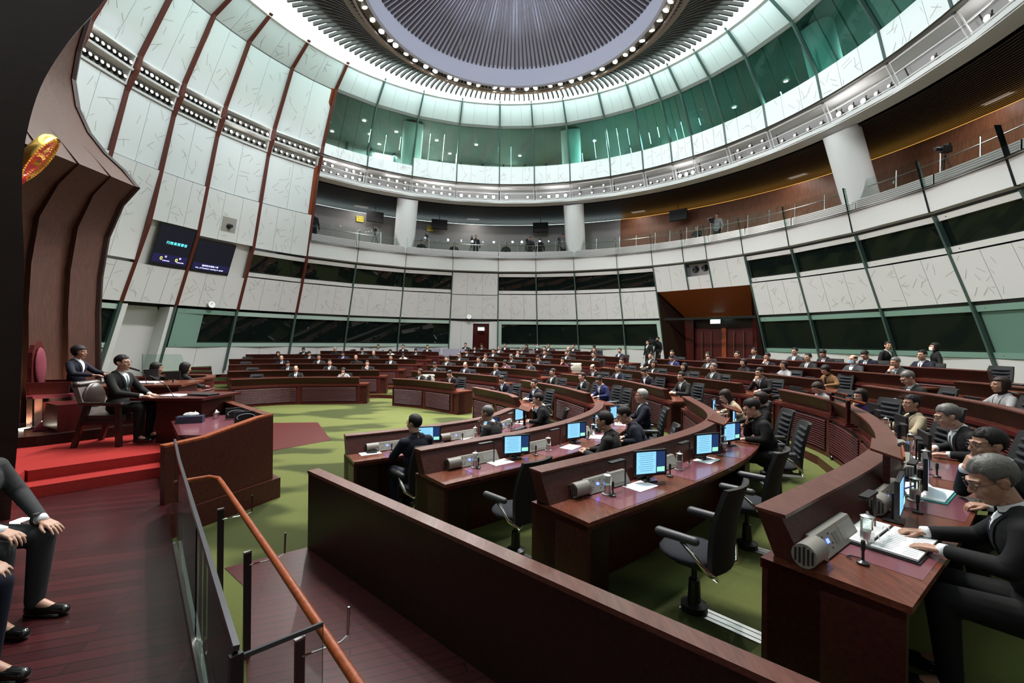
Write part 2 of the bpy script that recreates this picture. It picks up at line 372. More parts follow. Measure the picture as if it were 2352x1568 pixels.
for i in range(len(MU) - 1):
    t0, t1 = MU[i], MU[i + 1]; W = side((t0 + t1) / 2)
    left = t1 <= -46.9; portal = 36 <= t0 < 55.3; door = abs(t0 + 13.5) < .1
    # white base strip under the windows
    if not portal and not door and t0 > -68: panel(W, t0, t1, .6, 1.98, .02, 2, 0)
    if not portal and not door and t0 >= -57.7:
        window(t0, t1, 2.0, 3.72, frm=FRITL if t1 < 60 else FRIT, side_l=.9 if abs(t0 + 2) < .2 else 0, side_r=1.0 if abs(t1 - 36) < .2 else 0, panemat=(mat('frosted_teal', (.13, .24, .20), .5) if abs(t0 - 85.5) < .2 else None))
        panel(W, t0, t1, 3.84, 5.36, .10, 3, 13)
    if door:
        panel(W, t0, -7.9, .6, 3.7, .02, 2, 0); panel(W, -4.1, t1, .6, 3.7, .02, 1, 0); panel(W, -7.9, -4.1, 3.55, 3.7, .02, 1, 0)
        panel(W, t0, t1, 3.84, 5.3, .10, 3, 13); panel(W, t0, t1, 5.34, 6.6, .08, 3, 11)
    elif not portal and t0 >= -57.7:
        window(t0, t1, 5.42, 6.6, off=.02, fr=.18, frm=LEDGE)
    if 36 <= t0 < 55.3:
        if abs(t0 - 43) < .1:
            panel(W, t0, t1, 5.3, 5.95, .08, 2, 3)
            mb = MB(); slab(mb, t0, t1, 5.95, 6.66, -.55, .05, LEDGE); slab(mb, t0, t1, 5.93, 5.97, .05, .6, LEDGE)
            mb.obj('niche', None, W)
        else: panel(W, t0, t1, 5.3, 6.62, .10, 2, 6)
    if not left:
        # balcony front, fascia of the rack, upper storey
        mb = MB(); slab(mb, t0 + .05, t1 - .05, 6.72, 7.5, .16, .12, WHITE); slab(mb, t0, t1, 6.66, 6.74, .0, .3, WHITE)
        mb.obj('balcony_front', None, W)
        mb = MB(); slab(mb, t0, t1, 6.60, 6.68, .02, .1, DARKGAP); slab(mb, t0, t1, 3.72, 3.84, .02, .12, DARKGAP); mb.obj('shadow_gap', None, W)
        # rack box
        mb = MB(); slab(mb, t0 + .1, t1 - .1, 10.72, 11.4, -.45, .04, mat('rack_grey', (.42, .42, .42), .6)); slab(mb, t0, t1, 10.62, 10.74, .12, 1.0, WHITE); slab(mb, t0, t1, 11.38, 11.44, .1, .6, WHITE)
        for zz in (10.78, 11.06): slab(mb, t0 + .1, t1 - .1, zz, zz + .03, .10, .03, LEDGE)
        for tt in (t0 + .25, t1 - .35): slab(mb, tt, tt + .12, 10.75, 11.38, .10, .04, LEDGE)
        mb.obj('light_rack', None, W)
        pz = 12.45 if t1 > -14 else 12.05
        panel(W, t0, t1, 11.46, pz, .12, 3, 9)
        panel(W, t0, t1, 14.2, 14.86, .0, 3, 0, WHITEC)
        nwin[0] += 1; wd = struct('window_%d' % nwin[0])
        mb = MB(); slab(mb, t0 + .05, t1 - .05, pz + .0, 14.12, .0, .015); mb.obj('pane', GL_TEAL if t0 > 16 else GL_SOFT, wd)
        mb = MB(); slab(mb, t0, t1, 14.10, 14.20, .04, .12); mb.obj('frame', mat('bronze_frame', (.20, .20, .19), .4), wd)
        mb = MB()
        for q in (.33, .66, .97): 
            tt = t0 + (t1 - t0) * q; slab(mb, tt - .02, tt + .02, pz, 14.1, .04, .08)
        mb.obj('glass_fin', GL_CLEAR, wd)
    else:
        rows = [(11.85, 14.1), (14.14, 14.86)]
        for a, b in rows: panel(W, t0, t1, a, b, .03, 2, 7, WHITEC)
        mb = MB(); slab(mb, t0 + .2, t1 - .2, 10.9, 11.85, -.3, .04, GREY)
        for zz in (10.88, 11.34, 11.78): slab(mb, t0 + .3, t1 - .3, zz, zz + .06, .06, .3, LEDGE)
        for tt in (t0 + .35, t1 - .55): slab(mb, tt, tt + .2, 10.9, 11.84, .06, .3, LEDGE)
        mb.obj('light_rack', None, W)
        panel(W, t0, t1, 8.75, 10.85, .02, 2, 8, WHITEC); 
        if t0 > -57.8: panel(W, t0, t1, 6.7, 8.7, .12, 3, 10)
        elif t0 > -67.5: panel(W, t0, t1, 6.75, 8.7, .12, 3, 10)
        elif t0 > -75.1: panel(W, t0, t1, 6.95, 8.7, .12, 3, 10)
        else: panel(W, t0, t1, 5.4, 8.7, .12, 2, 10)
        if t0 < -57.7:
            panel(W, t0, t1, 3.84, 5.3, .10, 3, 13)
            mb = MB(); slab(mb, t0, t1, 5.3, 7.0, -.12, .03, WHITE); mb.obj('recess_back', None, W)
# left-hand windows and the white recess beside the dais
window(-90, -74.6, 2.0, 3.72, frm=FRITL); panel(WL, -90, -74.6, .6, 1.95, .02, 2, 0)
window(-67.0, -57.6, 2.0, 3.72, frm=FRIT, side_l=4.2)
mb = MB(); slab(mb, -74.4, -67.4, .6, 3.75, -.7, .05, WHITE); slab(mb, -74.6, -73.9, .6, 3.75, .06, .8, WHITE); slab(mb, -68.1, -67.4, .6, 3.75, .06, .8, WHITE); mb.obj('alcove', None, WL)
for th in MU:
    W = side(th)
    if th < -46.9: mull(W, th, 3.8, 14.9, MULR, .13, .22, .14); mull(W, th, .8, 3.8, MULD, .10, .2, .12)
    elif th < 36.5 or th > 55: mull(W, th, .8, 6.6, MULD, .07, .2, .14); mull(W, th, 11.4, 14.9, MULD, .07, .2, .16)
    else: mull(W, th, 5.3, 6.6, MULD, .06, .2, .14); mull(W, th, 11.4, 14.9, MULD, .07, .2, .16)
    if th > -46:   # clear glass fins across the balcony front
        mb = MB(); slab(mb, th - .03, th + .03, 6.7, 8.35, .22, .16); mb.obj('glass_fin', GL_CLEAR, W)
mb = MB(); slab(mb, -47.9, -46.9, 6.9, 11.0, .05, 1.2, WOODOR); slab(mb, -47.9, -46.9, 11.9, 14.2, .0, 1.0, WOODOR); mb.obj('wood_return', None, WL)
# outer shell behind everything + near side of the hall
mb = MB(); slab(mb, -97, 35.9, -.3, 6.5, -.8, .1, DARKGAP, n=30); slab(mb, 55.5, 105, -.3, 6.5, -.8, .1, DARKGAP, n=14)
mb.obj('backing', None, WF)
mb = MB()
for (z0, z1) in zip([z for z, _ in PROF], [z for z, _ in PROF][1:]): slab(mb, 105.4, 263, z0, z1, -.2, .1, WHITE, n=26)
mb.obj('panel', None, WN)
# far side door
D1 = struct('door_1')
mb = MB(); slab(mb, -7.8, -4.2, .7, 3.5, -.02, .06, WOODRED); mb.obj('door_leaf', None, D1)
mb = MB(); slab(mb, -6.7, -5.3, 3.18, 3.4, .0, .03, BLACK); mb.obj('closer', None, D1)
def sign(t, z, off, w, h, text, mt, tcol, label, size):
    p = pol(RR(z) - off, t, z); rz = -math.radians(t); o = thing('exit_sign', label, 'sign', p, rz)
    MB().box((0, 0, 0), (w, .04, h)).obj('face', mt, o)
    MB().box((0, .03, h * .75), (w, .06, h * .5)).obj('housing', BLACK, o)
    txt(text, size, o, (0, -.024, -h * .3), tcol); return o
def txt(s, size, parent, loc, mt, rx=PI / 2, align='CENTER', name='lettering', ext=.001):
    c = bpy.data.curves.new(name, 'FONT'); c.body = s; c.size = size; c.align_x = align; c.extrude = ext; c.materials.append(mt)
    t = bpy.data.objects.new('tmp', c); COL.objects.link(t); bpy.context.view_layer.update()
    me = bpy.data.meshes.new_from_object(t.evaluated_get(bpy.context.evaluated_depsgraph_get())); me.name = name; bpy.data.objects.remove(t)
    me.materials.clear(); me.materials.append(mt)
    o = bpy.data.objects.new(name, me); COL.objects.link(o); o.parent = parent; o.location = loc; o.rotation_euler = (rx, 0, 0); return o
GREEN = mat('sign_green', (.0, .25, .12), .5)
sign(-6, 3.2, .15, .42, .2, '出 EXIT', EXITM, GREEN, 'lit exit sign above the small dark door in the far wall', .13)
# wooden double-door portal
D2 = struct('door_2')
def pq(t, r, z): return pol(r, t, z)
ob = MB()
ob.hexa([pq(40.0, 16.6, 3.85), pq(52.4, 16.6, 3.85), pq(52.4, 16.8, 3.85), pq(40, 16.8, 3.85), pq(36.2, 14.75, 5.3), pq(55.2, 14.75, 5.3), pq(55.2, 14.9, 5.3), pq(36.2, 14.9, 5.3)], WOODOR)
ob.obj('canopy', None, D2)
for (ta, tb, ra) in ((36.1, 39.6, 1), (55.3, 52.8, -1)):
    mb = MB(); mb.add([pq(ta, 14.8, 5.3), pq(ta, 16.5, .7), pq(tb, 17.3, .7), pq(tb, 16.7, 3.85)], [(0, 1, 2, 3)], WOODDK); mb.obj('splay', None, D2)
for (ta, tb) in ((39.6, 41.0), (52.8, 51.8)):
    mb = MB(); mb.add([pq(ta, 16.7, 3.9), pq(ta, 17.2, .7), pq(tb, 17.2, .7), pq(tb, 17.0, 3.9)], [(0, 1, 2, 3)], WOODRED); mb.obj('jamb', None, D2)
MB().hexa([pq(39.5, 17.3, 3.3), pq(52.9, 17.3, 3.3), pq(52.9, 17.4, 3.3), pq(39.5, 17.4, 3.3), pq(39.5, 17.2, 4), pq(52.9, 17.2, 4), pq(52.9, 17.4, 4), pq(39.5, 17.4, 4)]).obj('lintel', WOODDK, D2)
for (a, b) in ((41, 46.1), (46.9, 52)):
    lf = MB().hexa([pq(a, 17.4, .7), pq(b, 17.4, .7), pq(b, 17.45, .7), pq(a, 17.45, .7), pq(a, 17.3, 3.35), pq(b, 17.3, 3.35), pq(b, 17.4, 3.35), pq(a, 17.4, 3.35)]).obj('door_leaf', WOODRED, D2)
    for q in (.28, .62):
        t = a + (b - a) * q; MB().tube([pq(t, 17.25, 1.3), pq(t, 17.2, 3.1)], .03).obj('pull_handle', mat('bronze', (.25, .14, .09), .35, .8), D2)
MB().hexa([pq(46.1, 17.3, .7), pq(46.9, 17.3, .7), pq(46.9, 17.4, .7), pq(46.1, 17.4, .7), pq(46.1, 17.2, 3.35), pq(46.9, 17.2, 3.35), pq(46.9, 17.4, 3.35), pq(46.1, 17.4, 3.35)]).obj('meeting_stile', WOODOR, D2)
mb = MB(); mb.lathe([(18.3, -.3), (18.3, 6)], (CX, CY, 0), 8, WOODDK, math.radians(33), math.radians(58)); mb.obj('backing', None, D2, fix=False)
sign(46.2, 3.62, -.62, .52, .22, '出 EXIT', EXITM, GREEN, 'lit exit sign above the wooden double doors', .15)
# balcony and upper storey interiors
mb = MB(); mb.lathe([(13.6, 7.48), (20, 7.48), (20, 7.42), (13.6, 7.42)], (CX, CY, 0), 60, mat('balcony_floor', (.12, .11, .10), .7), math.radians(-47), math.radians(106)); fb = mb.obj('floor', None); fb['kind'] = 'structure'
def slatceil():
    m = bpy.data.materials.new('slat_ceiling'); nt, b = nodes(m); b.inputs['Base Color'].default_value = (.035, .028, .027, 1); b.inputs['Roughness'].default_value = .6; return m
SLC = slatceil()
mb = MB(); mb.lathe([(12.9, 10.62), (19.6, 10.62), (19.6, 10.7), (12.9, 10.7)], (CX, CY, 0), 60, SLC, math.radians(-47), math.radians(106))
for k in range(44): r = 13.6 + k * .13; mb.lathe([(r, 10.55), (r + .06, 10.55), (r + .06, 10.63), (r, 10.63)], (CX, CY, 0), 40, SLC, math.radians(-47), math.radians(106))
c1 = mb.obj('ceiling', None); c1['kind'] = 'structure'
mb = MB(); mb.lathe([(12.8, 10.58), (13.45, 10.58), (13.45, 10.61), (12.8, 10.61), (12.8, 10.58)], (CX, CY, 0), 80, WHITE, math.radians(-47), math.radians(106)); c1 = mb.obj('trim_9', None); c1['kind'] = 'structure'
WB = struct('wall_balcony')
gw = mat('balcony_wall', (.20, .195, .19), .6); bw = wood('balcony_wood', (.10, .035, .015), (.16, .06, .025), .5, (10, 10, 1))
for (a, b) in ((-47, -25), (-25, -3), (-3, 20), (20, 26), (26, 40), (40, 52), (52, 70), (70, 88), (88, 106)):
    mb = MB(); mb.lathe([(16.6, 7.4), (16.6, 10.28)], (CX, CY, 0), 10, bw if a in (26, 52, 40, 70) else gw, math.radians(a), math.radians(b)); mb.obj('panel', None, WB, fix=False)
    mb = MB(); mb.lathe([(16.62, 10.30), (17.6, 10.40)], (CX, CY, 0), 10, COVEO if a in (26, 40, 52, 70) else COVE, math.radians(a), math.radians(b)); mb.obj('cove_light', None, WB, fix=False)
mb = MB(); mb.lathe([(19.2, 7.4), (19.2, 10.7)], (CX, CY, 0), 40, gw, math.radians(-48), math.radians(107)); mb.obj('panel', None, WB, fix=False)
# raked seating hinted behind the glass rail
mb = MB(); mb.lathe([(14.7, 7.9), (14.7, 8.02), (14.95, 8.02), (14.95, 7.9), (14.7, 7.9)], (CX, CY, 0), 50, WOODOR, math.radians(-45), math.radians(16)); tag(mb.obj('balcony_desk', None), 'long orange wooden ledge behind the far balcony rail', 'desk')
for k, (a, b) in enumerate([(MU[i], MU[i + 1]) for i in range(6, len(MU) - 1)]):
    nm = ORD[k]
    rl = thing('glass_railing', 'glass balcony railing with steel skirt, %s bay from the left' % nm, 'railing', (0, 0, 0), 0, 'balcony railings')
    mb = MB(); mb.lathe([(14.05, 7.5), (14.15, 7.5), (14.15, 7.95), (14.05, 7.95), (14.05, 7.5)], (CX, CY, 0), 6, None, math.radians(a + .1), math.radians(b - .1)); mb.obj('skirt', mat('brushed_steel', (.42, .41, .39), .38, .9), rl)
    ms = MB()
    for q in range(6): ms.lathe([(14.04, 7.53 + q * .07), (14.04, 7.56 + q * .07)], (CX, CY, 0), 6, None, math.radians(a + .2), math.radians(b - .2))
    ms.obj('groove', mat('groove', (.12, .12, .12), .6), rl, fix=False)
    mb = MB(); mb.lathe([(14.1, 7.9), (14.1, 8.65)], (CX, CY, 0), 6, None, math.radians(a + .2), math.radians(b - .2)); mb.obj('pane', GL_CLEAR, rl, fix=False)
    for q in (.03, .5):
        t = a + (b - a) * q; p = MB().tube([pol(14.2, t, 7.6), pol(14.2, t, 8.6)], .022).obj('post', STEEL, rl)
    mb = MB(); mb.tube([pol(14.2, a + (b - a) * j / 6, 8.38) for j in range(7)], .02); mb.obj('handrail', STEEL, rl)
for k, th in enumerate((-25, 17.1, 73.8, -62, 118)):
    if k > 2: continue
    o = thing('column', ['white round column left of centre in the far balcony', 'white round column right of centre in the far balcony', 'large white round column on the right-hand balcony'][k], 'column')
    mb = MB(); b0, b1 = pol(14.85, th, 7.48), pol(13.55, th, 10.62); mb.tube([b0, b1], .6, 28); mb.obj('lower_shaft', WHITE, o, smooth='auto')
    mb = MB(); b0, b1 = pol(13.2, th, 11.6), pol(12.2, th, 14.4); mb.tube([b0, b1], .55, 28); mb.obj('upper_shaft', WHITE, o, smooth='auto')
WU = struct('wall_upper')
uw = mat('upper_wall', (.34, .35, .34), .6)
mb = MB(); mb.lathe([(16.6, 11.6), (16.6, 14.6)], (CX, CY, 0), 50, uw, math.radians(-48), math.radians(107)); mb.obj('panel', None, WU, fix=False)
mb = MB()
for t in range(-46, 106, 5): mb.box(pol(16.5, t, 13), (.12, .08, 2.9), None, -math.radians(t))
mb.obj('rib', mat('upper_rib', (.06, .07, .07), .5), WU)
mb = MB(); mb.lathe([(12.2, 11.5), (17, 11.5), (17, 11.44), (12.2, 11.44)], (CX, CY, 0), 50, mat('upper_floor', (.2, .19, .17), .6), math.radians(-48), math.radians(107)); f2 = mb.obj('floor', None); f2['kind'] = 'structure'
mb = MB(); mb.lathe([(11.1, 14.35), (17, 14.35), (17, 14.4), (11.1, 14.4)], (CX, CY, 0), 50, mat('upper_ceiling', (.22, .22, .21), .6), math.radians(-48), math.radians(107)); f2 = mb.obj('ceiling', None); f2['kind'] = 'structure'
dl = thing('downlight', 'round recessed downlight behind the upper glass, farthest left', 'ceiling light', pol(13.5, -44, 14.33), 0, 'upper storey downlights')
MB().lathe([(0, -.005), (.09, -.005), (.09, .01)], n=14).obj('lens', LAMP_ON, dl); MB().lathe([(.09, -.01), (.13, -.01), (.13, .01)], n=14).obj('ring', STEEL, dl)
for q_, (r, t) in enumerate(((14.6, -42), (15.6, -40), (13.2, -36), (14.6, -33), (15.6, -30), (13.5, -28), (14.8, -22), (13.6, -18), (15.2, -14), (13.6, -8), (15, 3), (13.8, 22), (14.6, 52), (14.4, 62), (14, 70), (15, 79))): dup(dl, pol(r, t, 14.33), None, 'round recessed downlight behind the upper glass, %s from the left' % nth(q_ + 1))
for (t, w, m, z, lb) in ((1.5, .9, SCR_BLUE, 12.8, 'first'), (8.5, 1.2, SCR_BLUE, 12.75, 'second'), (14.5, 1.3, SCR_BLUE, 12.9, 'third'), (23, 1.3, SCR_BLUE, 12.95, 'fourth'), (30.5, 1.0, SCR_BLUE, 12.8, 'fifth'), (40, 1.2, SCR_GREEN, 12.9, 'sixth'), (51, 1.0, SCR_BLUE, 12.8, 'seventh'), (57, .9, SCR_GREEN, 12.8, 'eighth')):
    o = thing('television', 'glowing wall screen behind the upper teal glass, %s from the left' % lb, 'screen', pol(14.6, t, z), -math.radians(t))
    MB().box((0, .04, 0), (w + .08, .05, .62)).obj('casing', BLACK, o); MB().box((0, .01, 0), (w, .01, .55)).obj('display', m, o)
    MB().box((0, .06, -.75), (.06, .06, 1.1)).obj('stand', BLACK, o)
for k, t in enumerate((-18, 26)): area(pol(15, t, 14.2), pol(15, t, 11), 220, 1.5, 5, (.9, 1, .95))
for k, t in enumerate((-30, 0, 40, 75)): area(pol(15.4, t, 14.2), pol(15.4, t, 11), 150, 1.2, 4, (.7, 1, .92))
for k, t in enumerate((-33, -8, 30, 60, 85)): area(pol(15.7, t, 10.5), pol(16.2, t, 7), 42, .8, 5, (1, .96, .92))

# ------------------------------------------------------------------ ceiling
mb = MB(); mb.lathe([(6.9, 15.1), (10.4, 15.1)], (CX, CY, 0), 80, CEIL_GLOW); o = mb.obj('ceiling', None, fix=False); o['kind'] = 'structure'
mb = MB(); mb.lathe([(9.78, 14.82), (9.95, 14.82), (9.95, 15.1), (9.78, 15.1), (9.78, 14.82)], (CX, CY, 0), 90, LEDGE); o = mb.obj('trim_1', None); o['kind'] = 'structure'
mb = MB(); mb.lathe([(4.9, 12.92)] + [(4.95 + 3.25 * u, 12.90 + 1.35 * math.sin(u * PI / 2)) for u in (.1, .2, .3, .4, .5, .6, .7, .74)] + [(7.36, 14.3)], (RX, RY, 0), 80, mat('ceiling_brown', (.045, .038, .036), .7)); o = mb.obj('ceiling', None, fix=False); o['kind'] = 'structure'
CRING = struct('ceiling_ring') if 0 else thing('ceiling_ring', 'big round ceiling ring of timber slats holding the spotlights', 'ceiling feature')
SLAT = mat('slat_brown', (.085, .072, .07), .65); SLATI = mat('slat_inner', (.07, .058, .058), .65)
mb = MB(); mb.lathe([(4.42, 12.62), (4.5, 12.58), (4.5, 13.45), (4.42, 13.45), (4.42, 12.62)], (RX, RY, 0), 96, mat('ring_fascia', (.40, .40, .405), .6)); mb.obj('fascia', None, CRING, smooth='auto')
mb = MB(); mb.lathe([(4.5, 12.9), (5.35, 12.9)], (RX, RY, 0), 96, mat('ring_trough', (.3, .27, .25), .5)); mb.lathe([(4.80, 12.55), (4.86, 12.52), (4.88, 12.6), (4.82, 12.62), (4.80, 12.55)], (RX, RY, 0), 96, STEEL); mb.obj('lamp_trough', None, CRING, fix=False)
mb = MB()
for k in range(216):
    a = 360 * k / 216; d = pol(1, a, 0, 0, 0); s_ = Vector((d.y, -d.x, 0)) * .028; pts = []
    N = 6
    for j in range(N + 1):
        u = j / N; r = 4.95 + 3.25 * u; z = 12.75 + 1.35 * math.sin(u * PI / 2) ; pts.append((r, z))
    for (r0, z0), (r1, z1) in zip(pts, pts[1:]):
        A, B = Vector((RX, RY, z0)) + d * r0, Vector((RX, RY, z1)) + d * r1; up = Vector((0, 0, .13))
        mb.hexa([A - s_, A + s_, B + s_, B - s_, A - s_ + up, A + s_ + up, B + s_ + up, B - s_ + up])
mb.obj('outer_slats', SLAT, CRING, fix=False)
mb = MB()
for k in range(160):
    a = 360 * k / 160; d = pol(1, a, 0, 0, 0)
    w0, w1 = .030, .010 if k % 2 else .014; r1 = 1.6 if k % 2 else .8; s0 = Vector((d.y, -d.x, 0))
    A, B = Vector((RX, RY, 13.27)) + d * 4.4, Vector((RX, RY, 13.27 + (4.4 - r1) * .42)) + d * r1; up = Vector((0, 0, .06))
    mb.hexa([A - s0 * w0, A + s0 * w0, B + s0 * w1, B - s0 * w1, A - s0 * w0 + up, A + s0 * w0 + up, B + s0 * w1 + up, B - s0 * w1 + up])
mb.obj('inner_slats', SLATI, CRING, fix=False)
mb = MB(); mb.lathe([(4.5, 13.36), (.01, 15.25)], (RX, RY, 0), 96, mat('dome_back', (.66, .66, .70), .7)); mb.obj('dome_lining', None, CRING, fix=False)
for k, (x, y) in enumerate(((-1.9, 15.9), (.05, 17.1), (2.0, 15.9))):
    r = math.hypot(x, y - 13); MB().tube([(x, y, 13.27 + (4.4 - r) * .42), (x * 1.1, y + .4, 13.2)], .012).obj('hanger', STEEL, CRING)
# spotlights hung in the ring
lampP = thing('ring_spotlight', 'round white spotlight fitted in the ceiling ring', 'spotlight', (0, 0, -50), 0, 'spotlights round the ceiling ring')
mb = MB(); mb.lathe([(0, .16), (.07, .15), (.1, .02), (.105, -.03), (.09, -.03)], n=14); mb.obj('housing', mat('lamp_white', (.7, .68, .64), .4), lampP, smooth='auto')
lens = MB().ell((0, 0, -.02), (.085, .085, .03), 12).obj('lens', LAMP_ON, lampP, smooth=True)
PROTO.append(lampP)
hot = lens.data.copy(); hot.materials[0] = LAMP_HOT; dim = lens.data.copy(); dim.materials[0] = LAMP_DIM
rnd = random.Random(3)
for k in range(64):
    a = 360 * k / 64 + rnd.uniform(-1.5, 1.5); p = pol(4.66, a, 12.66, RX, RY); c = dup(lampP, p, None, 'round white spotlight in the ceiling ring, %s clockwise from the far side' % nth(k)); c.rotation_euler = (rnd.uniform(-.4, .1), rnd.uniform(-.3, .3), -math.radians(a))
    q = rnd.random(); ch = [x for x in c.children if x.name.startswith('lens')][0]
    if k % 64 in (57, 58, 6): ch.data = hot
    elif q < .45: ch.data = dim
# spotlights in the racks
sp = thing('stage_light', 'x', 'stage light', (0, 0, -50), 0, 'stage lights in the racks')
mb = MB(); mb.tube([(0, .16, 0), (0, -.02, 0)], .065, 12); mb.box((0, .08, .09), (.02, .02, .1)); mb.obj('housing', BLACK, sp, smooth='auto')
l2 = MB().ell((0, -.03, 0), (.055, .02, .055), 10).obj('lens', LAMP_DIM, sp, smooth=True)
PROTO.append(sp); l2on = l2.data.copy(); l2on.materials[0] = LAMP_ON; l2hot = l2.data.copy(); l2hot.materials[0] = LAMP_HOT
pattern = {6: 'HH.HHddddHHH', 7: 'ddHHdddddd', 8: 'ooHHooHHHH', 9: 'HooHH', 10: 'H.o', 11: 'dHHH', 12: 'dddddd', 13: 'dddd', 14: 'dddd', 15: 'HHH', 16: 'dddd', 17: 'dddddd', 18: 'dddd', 19: 'HHHod', 20: 'd', 21: 'Hdd'}
for i in range(0, len(MU) - 1):
    t0, t1 = MU[i], MU[i + 1]
    if t1 < -46.9 and t0 > -91:
        n = 8
        for zz in (11.1, 11.55):
            for j in range(n):
                t = t0 + (t1 - t0) * (j + 1) / (n + 1); c = dup(sp, pol(RR(zz) + .0, t, zz), -math.radians(t + 180 - 180), 'small round lamp in the left wall rack, %s bay, %s row, %s along' % (ORD[i], 'lower' if zz < 11.3 else 'upper', ORD[j]), 'lamps in the left wall racks')
                ch = [x for x in c.children if x.name.startswith('lens')][0]
                ch.data = l2on if rnd.random() < .12 else l2.data
    elif i in pattern:
        s_ = pattern[i]; n = len(s_); big = n <= 5
        for j, q in enumerate(s_):
            if q == '.': continue
            t = t0 + (t1 - t0) * ((j if big else j % ((n + 1) // 2)) + .7) / ((n if big else (n + 1) // 2) + .4); zz = 10.92 if (big or j >= (n + 1) // 2) else 11.2
            c = dup(sp, pol(RR(zz) + .02, t, zz), -math.radians(t), 'stage lamp in the balcony lighting rack, %s bay from the left, %s lamp' % (ORD[i - 6], ORD[j]), 'lamps in the balcony racks')
            if big and q == 'H': c.scale = (1.5, 1.2, 1.5)
            ch = [x for x in c.children if x.name.startswith('lens')][0]
            ch.data = {'H': l2hot, 'o': l2on, 'd': l2.data}[q]

# ------------------------------------------------------------------ floors and tiers
RISE = .15
def cr(P, n=8):
    P = [np.array(p, float) for p in P]; P = [2 * P[0] - P[1]] + P + [2 * P[-1] - P[-2]]; out = []
    for i in range(1, len(P) - 2):
        p0, p1, p2, p3 = P[i - 1:i + 3]
        for k in range(n):
            t = k / n; out.append(.5 * ((2 * p1) + (-p0 + p2) * t + (2 * p0 - 5 * p1 + 4 * p2 - p3) * t * t + (-p0 + 3 * p1 - 3 * p2 + p3) * t ** 3))
    out.append(P[-2]); return np.array(out)
def resample(C, step):
    d = np.r_[0, np.cumsum(np.linalg.norm(np.diff(C, axis=0), axis=1))]; n = max(2, int(round(d[-1] / step))) + 1
    s = np.linspace(0, d[-1], n); return np.c_[np.interp(s, d, C[:, 0]), np.interp(s, d, C[:, 1])]
WELL = np.array((-5., 9.5))
def norms(C):
    T = np.gradient(C, axis=0); T /= np.linalg.norm(T, axis=1)[:, None]; N = np.c_[T[:, 1], -T[:, 0]]
    if ((C.mean(0) - WELL) @ N[len(N) // 2]) < 0: N = -N
    return T, N
ROWS = {
'L1': [(-9.63, 14.96), (-8.12, 15.95), (-5.75, 16.37)], 'L2': [(-10.79, 16.56), (-8.96, 17.59), (-5.55, 18.2)],
'L3': [(-11.9, 18.3), (-10.1, 19.5), (-5.27, 20.1)], 'L4': [(-13.2, 20.3), (-9.7, 21.7), (-4.9, 22.2)],
'L5': [(-14.3, 22.3), (-10.9, 23.6), (-4.75, 24.1)], 'L6': [(-11.4, 25.3), (-9.2, 25.6), (-4.35, 25.8)],
'M1': [(-4.39, 15.96), (-3.27, 15.4), (-1.99, 14.3)], 'M2': [(-4.14, 17.88), (-2.29, 17.16), (-.57, 15.55)],
'M3': [(-3.87, 19.69), (-.37, 17.97), (.93, 16.46)], 'M4': [(-3.6, 21.56), (-.41, 19.91), (2.19, 17.05)],
'M5': [(-3.39, 23.4), (1.0, 21.7), (3.64, 18.3)], 'M6': [(-3.1, 25.1), (.2, 24.2), (3.2, 22.0), (5.03, 19.34)],
'M7': [(-2.6, 26.7), (.2, 26.0), (4.53, 22.9)],
'R1': [(-1.21, 13.28), (-.17, 11.65), (.04, 10.94)], 'R2': [(.27, 14.15), (1.27, 12.39), (1.81, 10.66)],
'R3': [(1.68, 15.13), (3.05, 13.1), (3.35, 12.05), (3.6, 10.37)], 'R4': [(3.36, 16.44), (4.6, 13.2), (5.45, 10.47)],
'R5': [(5.26, 16.78), (6.53, 13.1), (7.05, 10.06)], 'R6': [(5.95, 17.93), (7.35, 14.58), (8.2, 11.87), (8.52, 9.54)],
'R7': [(7.5, 16.0), (8.9, 13.0), (9.7, 8.89)],
'S1': [(-2.48, 6.46), (-1.64, 7.02), (-.59, 8.01), (-.07, 9.21)], 'S2': [(-1.12, 5.06), (.06, 6.07), (.84, 6.95), (1.5, 8.11), (1.81, 9.19)],
'S3': [(.17, 3.79), (1.29, 4.68), (2.45, 5.79), (3.13, 6.95), (3.56, 9.08)], 'S4': [(1.44, 2.54), (2.92, 3.66), (3.83, 4.55), (4.84, 6.09), (5.5, 7.67), (5.62, 9.2)],
'S5': [(7.0, 8.7), (6.85, 6.9), (6.19, 5.25), (4.3, 2.6)], 'S6': [(8.25, 8.13), (8.2, 7.07), (7.4, 4.6)], 'S7': [(9.5, 8.0), (9.3, 6.6), (8.6, 4.4)]}
fl = MB(); fl.lathe([(0, 0), (17.5, 0), (17.5, -.1), (0, -.1)], (CX, CY, 0), 64, CARPET); o = fl.obj('floor', None); o['kind'] = 'structure'
